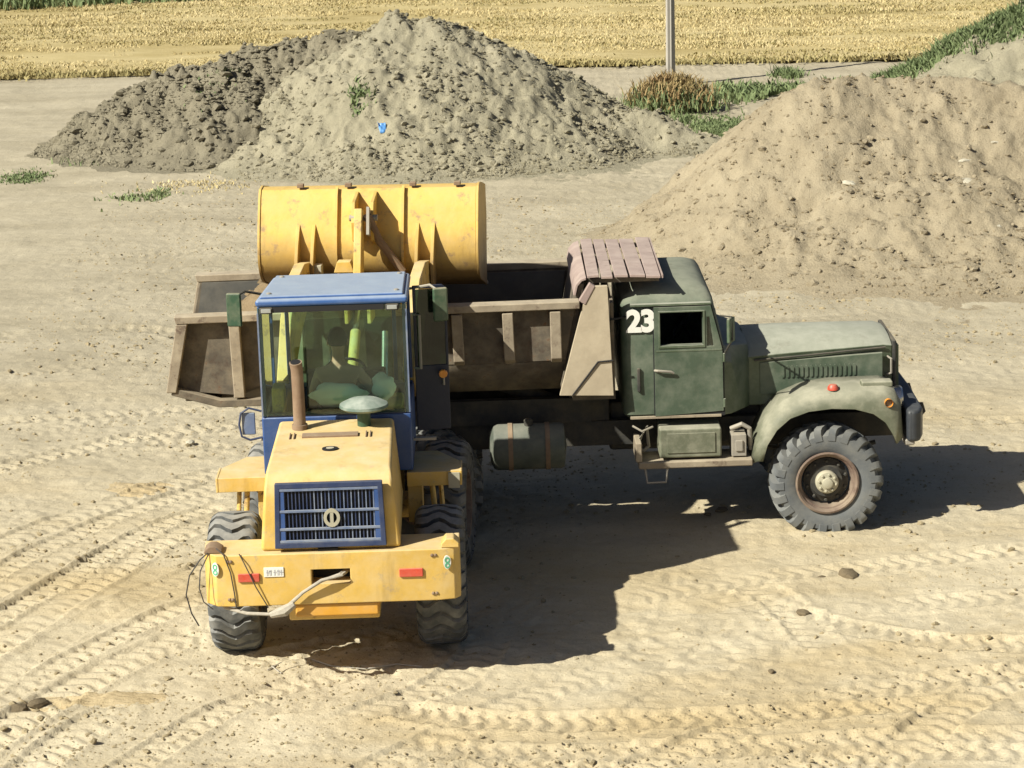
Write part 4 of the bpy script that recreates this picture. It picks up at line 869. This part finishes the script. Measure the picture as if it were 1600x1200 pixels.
# grille: frame proud of the rear face, mesh of slats inside
GX0, GX1, GZ0, GZ1 = -.505, .505, 1.225, 1.825
tilt = Matrix.Translation((.02,-1.325,1.335)) @ Matrix.Rotation(R(-3.2), 4, 'X') @ Matrix.Translation((0,0,-1.2))
bm = nb(); holed(bm, [(GX0,GZ0),(GX1,GZ0),(GX1-.02,GZ1),(GX0+.02,GZ1)], [[(GX0+.05,GZ0+.05),(GX1-.05,GZ0+.05),(GX1-.065,GZ1-.05),(GX0+.065,GZ1-.05)]], 'y', -.055, .01); gr = mk('grille_frame', bm, M['blue_dark'], hd, bevel=.008, xf=tilt)
bm = nb(); prism(bm, [(GX0+.04,GZ0+.04),(GX1-.04,GZ0+.04),(GX1-.06,GZ1-.04),(GX0+.06,GZ1-.04)], 'y', -.012, -.002); mk('radiator_core', bm, M['black'], gr, xf=tilt)
for k in range(27):
    x = GX0+.07+k*(GX1-GX0-.14)/26; bm = nb(); box(bm, x-.005, x+.005, -.030, -.013, GZ0+.045, GZ1-.045); mk('slat', bm, M['blue_dark'] if k < 9 or k % 2 == 0 else M['blue_pale'], gr, xf=tilt)
for z_ in (GZ0+.062, 1.40, 1.565, GZ1-.062):
    bm = nb(); box(bm, GX0+.048, GX1-.048, -.052, -.031, z_-.012, z_+.012); mk('grille_bar', bm, M['blue_pale'], gr, bevel=.004, xf=tilt)
bm = nb(); disc(bm, .02, 1.50, .075, .085, -.062, -.040, inner=.62); box(bm, .005, .035, -.060, -.040, 1.44, 1.56); mk('emblem', bm, M['hub'], gr, xf=tilt)
for x0, x1, z0, z1 in ((GX0+.05,GX0+.10,GZ0+.05,GZ1-.05),(GX1-.095,GX1-.05,GZ0+.05,GZ1-.05)):
    bm = nb(); box(bm, x0, x1, -.045, -.031, z0, z1); mk('grille_stile', bm, M['blue'], gr, xf=tilt)
def top_z(y): return 2.0785 + .0515*y
sl_ = math.atan(.0515)
def on_top(name, cx, cy, sx, sy, hgt, m, par): 
    bm = nb(); obox(bm, (cx, cy, top_z(cy)+hgt/2-.004), (sx, sy, hgt), (sl_,0,0)); return mk(name, bm, m, par, bevel=.004)
on_top('hood_slot', -.02, -.10, .53, .11, .022, M['rust'], hd)
for x in (-.36, -.40, .32, .36): on_top('vent_slit', x, -.10, .012, .16, .020, M['rust'], hd)
bm = nb(); o2 = [(.075*math.cos(k*.349), .06*math.sin(k*.349)) for k in range(18)]; prism(bm, o2, 'z', 0, .012); em = mk('hood_badge', bm, M['black'], hd, xf=Matrix.Translation((0,-.52,top_z(-.52)+.001)) @ Matrix.Rotation(sl_, 4, 'X'))
bm = nb(); prism(bm, [(p[0]*.5, p[1]*.45) for p in o2], 'z', .012, .016); mk('badge_centre', bm, M['hub'], em, xf=Matrix.Translation((0,-.52,top_z(-.52)+.001)) @ Matrix.Rotation(sl_, 4, 'X'))
bm = nb(); tube(bm, [(-.32,.15,2.04),(-.32,.15,2.42),(-.322,.15,2.66),(-.33,.13,2.74)], [.060,.058,.058,.062], 16); ex = mk('exhaust_pipe', bm, M['rust'], LD)
bm = nb(); t_ = Vector((-.01,-.25,1)).normalized(); c_0 = Vector((-.33,.13,2.741)); tube(bm, [c_0, c_0+t_*.006], .050, 14); mk('pipe_mouth', bm, M['black'], ex)
bm = nb(); tube(bm, [(-.32,.15,2.04),(-.32,.15,2.13)], .075, 16); mk('pipe_collar', bm, M['rust'], ex)
bm = nb(); tube(bm, [(.29,.20,2.04),(.29,.20,2.27)], .065, 14); pc = mk('air_cleaner', bm, M['mirror_green'], LD)
bm = nb(); lathe(bm, [(.07,2.245),(.20,2.25),(.235,2.275),(.23,2.30),(.15,2.34),(.06,2.362),(.001,2.365)], 28, 'z', (.295,.20,0), cap=False); mk('cap', bm, M['cap'], pc)
# cab
GXF = Matrix.Translation((.015,-.28,.10))
CB = nb(); prism(CB, [(-.72,.72),(.72,.72),(.72,2.0),(.55,2.15),(-.55,2.15),(-.72,2.0)], 'z', 1.46, 2.03); CB = mk('cab', CB, M['blue'], LD)
bm = nb(); box(bm, -.66, .66, .78, 1.98, 1.52, 2.2); c1 = mk('c', bm, M['darkint']); c1.parent = LD; carve(CB, [c1])
b_ = CB.modifiers.new('bevel', 'BEVEL'); b_.width = .02; b_.segments = 2; b_.limit_method = 'ANGLE'; b_.angle_limit = R(35)
for x, y in ((-.69,.75),(.69,.75),(-.69,1.98),(.69,1.98),(-.54,2.12),(.54,2.12)):
    bm = nb(); box(bm, x-.02, x+.02, y-.02, y+.02, 2.03, 3.06 if y > 1.5 else 3.12); mk('pillar', bm, M['blue'], CB, bevel=.008)
bm = nb(); box(bm, -.66, .66, .725, .775, 2.035, 2.065); mk('window_sill', bm, M['blue_dark'], CB)
bm = nb(); box(bm, -.66, .66, .735, .775, 3.06, 3.12); mk('window_header', bm, M['blue_dark'], CB)
for nm, (x0,x1,y0,y1) in (('rear_window',(-.712,.712,.718,.724)), ('side_window',(-.692,-.688,.78,1.95)), ('side_window',(.688,.692,.78,1.95)), ('front_window',(-.51,.51,2.118,2.124))):
    bm = nb(); box(bm, x0, x1, y0, y1, 2.045 if nm == 'rear_window' else 2.03, 3.11 if nm == 'rear_window' else 3.06); mk(nm, bm, M['glass_green'], CB)
for x in (-.708,.708):
    bm = nb(); box(bm, x-.008, x+.008, .708, .717, 2.045, 3.06); mk('window_seal', bm, M['blue_pale'], CB)
bm = nb(); prism(bm, [(-.725,.66),(.735,.66),(.725,2.10),(-.66,2.10)], 'z', 3.125, 3.20); RT = Matrix.Translation((0,.66,3.15)) @ Matrix.Rotation(R(-2.6), 4, 'X') @ Matrix.Translation((0,-.66,-3.15)); rf = mk('roof', bm, M['blue_roof'], CB, bevel=.035, seg=3, xf=RT)
bm = nb(); prism(bm, [(-.68,.72),(.69,.72),(.68,2.04),(-.62,2.04)], 'z', 3.19, 3.225); mk('roof_panel', bm, M['blue_roof'], rf, bevel=.02, seg=3, xf=RT)
for x, y in ((.62,.85),(.62,1.9),(-.55,1.9),(-.6,.85)):
    bm = nb(); lathe(bm, [(.025,3.224),(.025,3.235),(.015,3.24)], 10, 'z', (x,y,0)); mk('roof_bolt', bm, M['steel'], rf, xf=RT)
bm = nb(); box(bm, -.56, .50, .672, .70, 3.07, 3.124); mk('eave', bm, M['black'], rf)
for x in (-.62, .58):
    bm = nb(); box(bm, x-.065, x+.065, .66, .73, 3.06, 3.122); wl = mk('work_lamp', bm, M['chassis'], rf, bevel=.015)
    bm = nb(); box(bm, x-.048, x+.048, .650, .661, 3.072, 3.112); mk('lens', bm, M['lamp'], wl, bevel=.006)
# interior
bm = nb(); box(bm, -.60, .60, .80, 1.96, 1.525, 1.56); mk('cab_floor', bm, M['darkint'], CB)
bm = nb(); obox(bm, (.04,1.34,1.80), (.50,.50,.14)); obox(bm, (.0,1.06,2.02), (.40,.10,.36), (R(8),0,0)); box(bm, -.10, .18, 1.15, 1.5, 1.56, 1.75); mk('operator_seat', bm, M['seat'], CB, bevel=.05, seg=3)
bm = nb(); prism(bm, [(1.72,1.56),(1.95,1.56),(1.95,2.22),(1.80,2.22)], 'x', -.35, .45); mk('dashboard', bm, M['darkint'], CB, bevel=.03)
bm = nb(); tube(bm, [(.05,1.80,2.05),(.05,1.68,2.26)], .03, 8); tube(bm, [(.05+.2*math.cos(a*.393), 1.68+.2*math.sin(a*.393)*.85, 2.26+.2*math.sin(a*.393)*.35) for a in range(16)], .014, 6, True); mk('steering_wheel', bm, M['black'], CB)
bm = nb()
for x in (.42,.48): tube(bm, [(x,1.45,1.56),(x,1.48,2.12)], .012, 6)
mk('control_lever', bm, M['black'], CB)
bm = nb(); box(bm, -.62, -.50, .80, 1.05, 1.56, 2.30); box(bm, .46, .64, .80, 1.3, 1.56, 2.10); mk('side_console', bm, M['yellow_arm'], CB, bevel=.02)
# right door standing open
DX = Matrix.Translation((.74,1.90,0)) @ Matrix.Rotation(R(8), 4, 'Z')
bm = nb(); holed(bm, [(.0,1.55),(.34,1.55),(.34,3.0),(.30,3.04),(.0,3.04)], [[(.03,2.22),(.315,2.22),(.315,2.98),(.29,3.01),(.03,3.01)]], 'y', -.015, .015); dr = mk('door', bm, M['blue_black'], CB, bevel=.006, xf=DX); dr['label'] = 'dark blue cab door standing open'
bm = nb(); box(bm, .03, .315, -.004, .004, 2.22, 3.0); mk('door_pane', bm, M['glass_dark'], dr, xf=DX)
bm = nb(); tube(bm, [(.28,-.015,2.02),(.28,-.05,2.02),(.28,-.05,2.12),(.28,-.015,2.12)], .012, 6); mk('handle', bm, M['steel'], dr, xf=DX)
# mirrors
bm = nb(); tube(bm, [(-.70,1.95,2.98),(-.92,1.80,3.06),(-1.02,1.70,3.02)], .014, 6); tube(bm, [(-1.02,1.71,3.02),(-1.02,1.71,2.74)], .012, 6); mk('mirror_arm', bm, M['chassis'], CB)
bm = nb(); obox(bm, (-1.02,1.68,2.90), (.15,.05,.34), (0,0,R(-8))); mi = mk('mirror', bm, M['mirror_green'], CB, bevel=.02, seg=3)
bm = nb(); obox(bm, (-1.02-.003,1.652,2.90), (.125,.006,.31), (0,0,R(-8))); mk('mirror_glass', bm, M['mirror_green'], mi)
bm = nb(); tube(bm, [(.70,1.95,3.0),(.92,1.82,3.06),(1.02,1.75,3.0)], .014, 6); mk('mirror_arm', bm, M['steel'], CB)
bm = nb(); obox(bm, (1.02,1.72,2.88), (.15,.05,.34), (0,0,R(14))); mk('mirror', bm, M['glass_green'] if False else M['mirror_green'], CB, bevel=.02, seg=3)
# left grab rail ring and low mirror, side steps
bm = nb(); tube(bm, [(-.74,.95,2.04),(-.86,.93,2.08),(-.94,.92,2.03),(-.96,.92,1.92),(-.94,.92,1.80),(-.86,.93,1.76),(-.74,.95,1.78)], .011, 8); hr = mk('grab_rail', bm, M['blue_dark'], CB)
bm = nb(); obox(bm, (-.87,.95,1.92), (.13,.03,.22)); mk('number_board', bm, M['blue_pale'], CB, bevel=.01)
bm = nb(); box(bm, -.76, -.72, .9, 1.3, 1.70, 1.74); box(bm, -.76, -.72, .9, 1.3, 1.90, 1.93); mk('rail_stub', bm, M['steel'], CB)
bm = nb(); box(bm, .73, .95, .85, .90, 1.72, 1.745); mk('side_step', bm, M['steel'], CB)
bm = nb(); tube(bm, [(.74,1.9,2.2),(.80,1.85,2.2),(.80,1.85,2.75),(.74,1.9,2.75)], .015, 6); mk('grab_rail', bm, M['steel'], CB)
bm = nb(); lathe(bm, [(.04,0),(.045,.03),(.02,.05)], 10, 'y', (1.02,1.83,2.14)); mk('side_marker', bm, M['amber'], CB)
GXF = Matrix.Translation((.01,.02,.01))
# rear wings / platforms
for s in (-1, 1):
    bm = nb(); prism(bm, [(s*.66,.42),(s*1.18,.42),(s*1.18,.78),(s*.95,1.20),(s*.66,1.20)], 'z', 1.50, 1.53); prism(bm, [(s*.66,.405),(s*1.19,.405),(s*1.19,.425),(s*.66,.425)], 'z', 1.39, 1.532); box(bm, min(s*1.17,s*1.192), max(s*1.17,s*1.192), .40, .80, 1.39, 1.535)
    wg = mk('wing', bm, M['yellow'], LD, bevel=.006)
    bm = nb(); box(bm, min(s*.66,s*.80), max(s*.66,s*.80), .5, .9, 1.0, 1.39); tube(bm, [(s*.9,.5,1.38),(s*.92,.45,1.1),(s*.8,.4,.95)], .03, 8); tube(bm, [(s*.98,.55,1.38),(s*1.0,.5,1.05)], .025, 8); mk('wing_bracket', bm, M['yellow_arm'], wg, bevel=.01)
bm = nb(); box(bm, 1.06, 1.17, .378, .403, 1.37, 1.52); mk('lit_end', bm, M['hub'], LD)  # pale plate paints in the sunlight on the right wing's end
GXF = None
# front frame, arms, linkage (all turned with the articulation)
bm = nb(); box(bm, -.40, .40, 1.35, 3.05, .55, 1.25); prism(bm, [(1.45,1.25),(2.9,1.25),(2.5,1.75),(2.1,2.05),(1.8,2.05),(1.5,1.7)], 'x', -.40, -.33); prism(bm, [(1.45,1.25),(2.9,1.25),(2.5,1.75),(2.1,2.05),(1.8,2.05),(1.5,1.7)], 'x', .33, .40); tube(bm, [(-.8,2.5,.64),(.8,2.5,.64)], .14, 14); ff = mk('front_frame', bm, M['yellow_arm'], LD, bevel=.015, xf=ART)
bm = nb(); tube(bm, [(0,1.2,.45),(0,1.2,1.2)], .1, 12); mk('hinge_pin', bm, M['steel'], LD)
for s in (-1, 1):
    bm = nb(); bar(bm, [(s*.64,1.85,2.05),(s*.64,2.3,2.50),(s*.64,2.7,2.74),(s*.64,3.2,2.84),(s*.64,3.62,2.84),(s*.64,3.82,2.80)], .12, [.34,.56,.60,.50,.36,.22]); la = mk('lift_arm', bm, M['yellow_arm'], LD, bevel=.012, xf=ART)
    bm = nb(); tube(bm, [(s*.56,3.78,2.82),(s*.72,3.78,2.82)], .07, 14); mk('pivot_pin', bm, M['steel'], la, xf=ART)
    bm = nb(); tube(bm, [(s*.28,2.2,1.15),(s*.28,2.65,1.95)], .065, 12); cy = mk('lift_cylinder', bm, M['yellow_arm'], LD, xf=ART)
    bm = nb(); tube(bm, [(s*.28,2.65,1.95),(s*.28,2.85,2.42)], .035, 10); mk('piston_rod', bm, M['chrome'], cy, xf=ART)
bm = nb(); tube(bm, [(-.50,2.95,2.78),(.50,2.95,2.78)], .10, 14); box(bm, -.14, -.10, 2.85, 3.3, 2.5, 2.95); box(bm, .10, .14, 2.85, 3.3, 2.5, 2.95); mk('cross_tube', bm, M['yellow_arm'], LD, bevel=.01, xf=ART)
bm = nb(); bar(bm, [(-.03,3.22,2.55),(-.03,3.28,2.95),(-.03,3.42,3.32),(-.03,3.52,3.60)], .085, [.16,.26,.2,.13]); tl = mk('tilt_lever', bm, M['yellow_arm'], LD, bevel=.012, xf=ART)
bm = nb(); bar(bm, [(.075,3.40,3.34),(.075,3.50,3.62)], .03, .12); mk('lever_cheek', bm, M['steel'], tl, xf=ART)
bm = nb(); tube(bm, [(.06,3.50,3.54),(.16,3.60,3.25),(.40,3.64,2.90)], .045, 10); mk('lever_shadow', bm, M['rust'], LD, xf=ART)  # brown tube stands in for the lever's shadow across the bucket
bm = nb(); tube(bm, [(-.03,2.0,1.70),(-.03,2.85,2.42)], .055, 12); cy = mk('tilt_cylinder', bm, M['yellow_arm'], LD, xf=ART)
bm = nb(); tube(bm, [(-.03,2.85,2.42),(-.03,3.2,2.62)], .035, 10); mk('piston_rod', bm, M['chrome'], cy, xf=ART)
# bracket blocks seen between roof and bucket
bm = nb(); box(bm, -.62, -.46, 3.52, 3.66, 2.86, 3.0); mk('arm_stop', bm, M['hub'], LD, bevel=.01, xf=ART)
bm = nb(); prism(bm, [(-.32,2.93),(-.28,3.05),(-.14,3.05),(-.10,2.93)], 'y', 3.45, 3.58); box(bm, -.29,-.26, 3.46, 3.56, 2.7, 2.93); box(bm, -.17, -.14, 3.46, 3.56, 2.7, 2.93); mk('lever_bracket', bm, M['yellow'], LD, bevel=.008, xf=ART)
# bucket
BK = [(4.78,3.66),(4.40,3.745),(4.14,3.79),(4.00,3.775),(3.93,3.70),(3.86,3.55),(3.79,3.40),(3.73,3.25),(3.70,3.12),(3.70,3.02),(3.74,2.92),(3.82,2.84),(3.94,2.78),(4.2,2.71),(4.62,2.58)]
def inset(pts, d):
    out = []
    for i, p in enumerate(pts):
        a = pts[max(0,i-1)]; b = pts[min(len(pts)-1,i+1)]; t = Vector((b[0]-a[0], b[1]-a[1])).normalized(); out.append((p[0]-t.y*d, p[1]+t.x*d))
    return out
BK = [(y, z-.03) for y, z in BK]; IN = inset(BK, .035)
XB = .04 + 1.20
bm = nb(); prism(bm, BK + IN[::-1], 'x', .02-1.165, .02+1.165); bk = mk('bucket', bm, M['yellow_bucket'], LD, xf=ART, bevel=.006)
OUTB = inset(BK, -.012)
for s in (-1, 1):
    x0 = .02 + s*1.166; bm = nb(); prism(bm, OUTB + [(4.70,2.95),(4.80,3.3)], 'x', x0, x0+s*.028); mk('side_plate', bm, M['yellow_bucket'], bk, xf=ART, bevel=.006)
bm = nb(); prism(bm, [(4.55,2.59),(4.78,2.515),(4.79,2.54),(4.56,2.635)], 'x', .02-1.19, .02+1.19); mk('cutting_edge', bm, M['steel'], bk, xf=ART)
for x, hi in ((-.32,.045),(.40,.045)):
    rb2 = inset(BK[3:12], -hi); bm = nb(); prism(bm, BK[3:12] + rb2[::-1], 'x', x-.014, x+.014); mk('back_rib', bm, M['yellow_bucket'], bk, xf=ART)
for x in (-.73,-.56,.56,.73):
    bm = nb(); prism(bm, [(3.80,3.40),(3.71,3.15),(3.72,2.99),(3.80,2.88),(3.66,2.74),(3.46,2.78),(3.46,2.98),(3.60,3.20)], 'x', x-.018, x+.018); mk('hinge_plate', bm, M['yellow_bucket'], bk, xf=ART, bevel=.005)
for x in (-.10,.10):
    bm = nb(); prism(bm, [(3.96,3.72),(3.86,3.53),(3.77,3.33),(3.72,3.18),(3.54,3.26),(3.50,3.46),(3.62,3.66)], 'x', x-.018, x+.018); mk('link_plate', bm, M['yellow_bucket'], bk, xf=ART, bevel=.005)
bm = nb(); tube(bm, [(-.14,3.56,3.50),(.16,3.56,3.50)], .035, 12); mk('link_pin', bm, M['steel'], bk, xf=ART)
for x in (-.72,-.2,.5,.98):
    bm = nb(); box(bm, x-.035, x+.035, 3.97, 4.05, 3.765, 3.805); mk('edge_lug', bm, M['rust'], bk, xf=ART, bevel=.006)
# hydraulic hoses at the right of the cab
for k in range(3):
    bm = nb(); tube(bm, [(.62+.05*k,2.3,1.6),(.72+.05*k,2.6,2.2),(.66+.04*k,2.95,2.55),(.52,3.2,2.7)], .018, 6)
    mk('hydraulic_hose', bm, M['hose'], LD, xf=ART)

# ------------------------------------------------------------------ tow rope over the counterweight (world coordinates through the loader frame)
bpy.context.view_layer.update(); ML = LD.matrix_world.copy()
def lp(*p): return ML @ (Vector(p) + Vector((.03,-.40,.165)))
bm = nb()
for o_ in ((0,0,0),(.02,-.02,.012)):
    tube(bm, [lp(.12+o_[0],-.86,.95), lp(.06+o_[0],-1.03+o_[1],.955), lp(-.10,-1.06+o_[1],.91+o_[2]), lp(-.28,-1.05,.80), lp(-.42,-1.05,.67+o_[2]), lp(-.56,-1.04,.60), lp(-.80,-1.0,.605), lp(-1.0,-.92,.64), lp(-1.08,-.80,.68)], .016, 8)
o = mk('tow_rope', bm, M['rope']); tag(o, 'frayed grey tow rope trailing from the slot in the loader counterweight', 'rope')
bm = nb(); tube(bm, [lp(-.36,-1.06,.70), lp(-.45,-1.07,.64), lp(-.58,-1.06,.60)], [.03,.055,.03], 8); mk('knot', bm, M['rope'], o)
bm = nb(); tube(bm, [lp(-1.1,-.9,1.19), lp(-1.2,-.98,1.12), lp(-1.30,-1.0,.98), lp(-1.34,-1.0,.80), lp(-1.30,-1.0,.62), lp(-1.24,-1.0,.50)], .007, 6)
tube(bm, [lp(-1.1,-.9,1.2), lp(-1.20,-1.0,1.02), lp(-1.215,-1.02,.86), lp(-1.18,-1.04,.74), lp(-1.1,-1.02,.66)], .006, 6)
tube(bm, [lp(-1.06,-.92,1.21), lp(-.98,-1.01,1.17), lp(-.925,-1.015,1.0), lp(-.90,-1.015,.80), lp(-.89,-1.01,.66)], .006, 6)
tube(bm, [lp(-.84,-1.0,1.17), lp(-.80,-1.03,1.10), lp(-.70,-1.035,.86), lp(-.60,-1.02,.66)], .006, 6)
tag(mk('slack_cable', bm, M['hose']), 'thin dark slack cable looped over the left end of the counterweight', 'cable')
bm = nb(); pts = [(488,1036),(520,1046),(570,1046),(620,1040),(660,1043)]; 
tube(bm, [(*px_ground(*p), gz(*px_ground(*p))+.012) for p in pts], .008, 5); tube(bm, [(*px_ground(*p), gz(*px_ground(*p))+.012) for p in [(418,1050),(440,1040),(425,1046),(440,1056)]], .007, 5)
tag(mk('wire_scrap', bm, M['rope']), 'thin pale wire lying on the sand along the loader shadow', 'wire')
# pale bundles in the cab, behind the seat
def bundle(c, s, seed, label):
    bm = nb(); bmesh.ops.create_icosphere(bm, subdivisions=3, radius=1)
    for v in bm.verts:
        q = v.co; k_ = 1 + .45*float(vnoise(np.array([q.x*2.2+seed]), np.array([q.y*2.2+q.z*2.7]))[0]); v.co = Vector((q.x*s[0]*k_, q.y*s[1]*k_, q.z*s[2]*k_))
    o = mk('cloth_bundle', bm, M['cloth'], ang=60); o.matrix_world = ML @ Matrix.Translation(c); tag(o, label, 'cloth')
bundle((.04,.60,2.30), (.26,.08,.12), 3, 'pale crumpled cloth behind the driver seat in the loader cab')
bundle((.47,.60,2.36), (.11,.08,.14), 8, 'small pale cloth at the right window of the loader cab')

# ------------------------------------------------------------------ operator
def skinned(name, joints, edges, sub=2):
    me = bpy.data.meshes.new(name); me.from_pydata([j[0] for j in joints], edges, []); o = bpy.data.objects.new(name, me); COL.objects.link(o)
    m_ = o.modifiers.new('skin', 'SKIN'); m_.use_smooth_shade = True
    for i, j in enumerate(joints):
        rr = j[1]; me.skin_vertices[0].data[i].radius = rr if isinstance(rr, tuple) else (rr, rr); me.skin_vertices[0].data[i].use_root = (i == 0)
    s_ = o.modifiers.new('sub', 'SUBSURF'); s_.levels = sub; s_.render_levels = sub
    bpy.context.view_layer.update(); m2 = bpy.data.meshes.new_from_object(o.evaluated_get(bpy.context.evaluated_depsgraph_get())); o.modifiers.clear(); o.data = m2; return o
px0, py0, sz = .02, 1.06, 1.95
J = [((px0,py0,sz+.08),(.16,.12)), ((px0,py0-.03,sz+.28),(.155,.11)), ((px0,py0-.03,sz+.46),(.17,.11)), ((px0,py0-.01,sz+.55),(.07,.065)), ((px0,py0+.02,sz+.64),(.055,.058)), ((px0,py0+.035,sz+.72),(.078,.095)), ((px0,py0+.04,sz+.80),(.082,.10)), ((px0,py0+.03,sz+.87),(.055,.07)),
     ((px0-.19,py0-.02,sz+.47),.062), ((px0-.27,py0+.06,sz+.24),.047), ((px0-.17,py0+.28,sz+.32),.036), ((px0-.13,py0+.34,sz+.35),.03),
     ((px0+.19,py0-.02,sz+.47),.062), ((px0+.34,py0+.05,sz+.25),.047), ((px0+.40,py0+.26,sz+.22),.036), ((px0+.41,py0+.32,sz+.22),.03),
     ((px0-.11,py0+.12,sz+.03),.085), ((px0-.15,py0+.44,sz+.02),.065), ((px0-.16,py0+.50,sz-.28),.048), ((px0-.16,py0+.56,sz-.31),.035),
     ((px0+.11,py0+.12,sz+.03),.085), ((px0+.15,py0+.44,sz+.02),.065), ((px0+.16,py0+.50,sz-.28),.048), ((px0+.16,py0+.56,sz-.31),.035)]
E_ = [(0,1),(1,2),(2,3),(3,4),(4,5),(5,6),(6,7),(2,8),(8,9),(9,10),(10,11),(2,12),(12,13),(13,14),(14,15),(0,16),(16,17),(17,18),(18,19),(0,20),(20,21),(21,22),(22,23)]
for base, sx in ((11,-1),(15,1)):
    c = Vector(J[base][0])
    for k in range(4):
        a = len(J); x = c.x + (k-1.5)*.021; ln = (.030,.036,.033,.026)[k]
        J += [((x, c.y+.045, c.z+.012), .009), ((x, c.y+.045+ln, c.z-.004), .0085), ((x, c.y+.05+ln, c.z-.03), .0075)]; E_ += [(base,a),(a,a+1),(a+1,a+2)]
    a = len(J); J += [((c.x-sx*.034, c.y+.02, c.z-.008), .010), ((c.x-sx*.045, c.y+.05, c.z-.022), .0085)]; E_ += [(base,a),(a,a+1)]
man = skinned('person', J, E_); me = man.data; me.materials.clear()
for k in ('skin','shirt','trousers'): me.materials.append(M[k])
for p in me.polygons:
    c = p.center; armx = abs(c.x-px0)
    if c.z > sz+.555 or (armx > .24 and c.z < sz+.36 and c.y > py0+.0): p.material_index = 0
    elif c.z > sz+.12 and c.y < py0+.2: p.material_index = 1
    elif c.y > py0+.25 and c.z > sz+.15: p.material_index = 0
    else: p.material_index = 2
    p.use_smooth = True
man.matrix_world = ML; tag(man, 'operator with dark hair and brown top seated inside the loader cab', 'person')
bm = nb(); bmesh.ops.create_uvsphere(bm, u_segments=24, v_segments=16, radius=1)
for v in list(bm.verts):
    c = v.co
    if c.z < -.62 or (c.y > .45 and c.z < .35): bm.verts.remove(v)
for v in bm.verts: v.co = Vector((px0+v.co.x*.098, py0+.028+v.co.y*.115, sz+.80+v.co.z*.115))
mk('hair', bm, M['hair'], man, ang=80)
for s in (-1, 1):
    bm = nb(); bmesh.ops.create_uvsphere(bm, u_segments=10, v_segments=8, radius=1, matrix=Matrix.Translation((px0+s*.097, py0+.04, sz+.755)) @ Matrix.Diagonal((.012,.022,.034,1))); mk('ear', bm, M['skin'], man)
    bm = nb(); bmesh.ops.create_uvsphere(bm, u_segments=10, v_segments=8, radius=.013, matrix=Matrix.Translation((px0+s*.034, py0+.127, sz+.77))); mk('eye', bm, M['white'], man)
bm = nb(); tube(bm, [(px0,py0+.13,sz+.775),(px0,py0+.155,sz+.735),(px0,py0+.135,sz+.728)], [.008,.016,.010], 8); mk('nose', bm, M['skin'], man)
bm = nb(); tube(bm, [(px0-.026,py0+.122,sz+.698),(px0,py0+.131,sz+.697),(px0+.026,py0+.122,sz+.698)], .006, 6); mk('mouth', bm, M['shirt'], man)
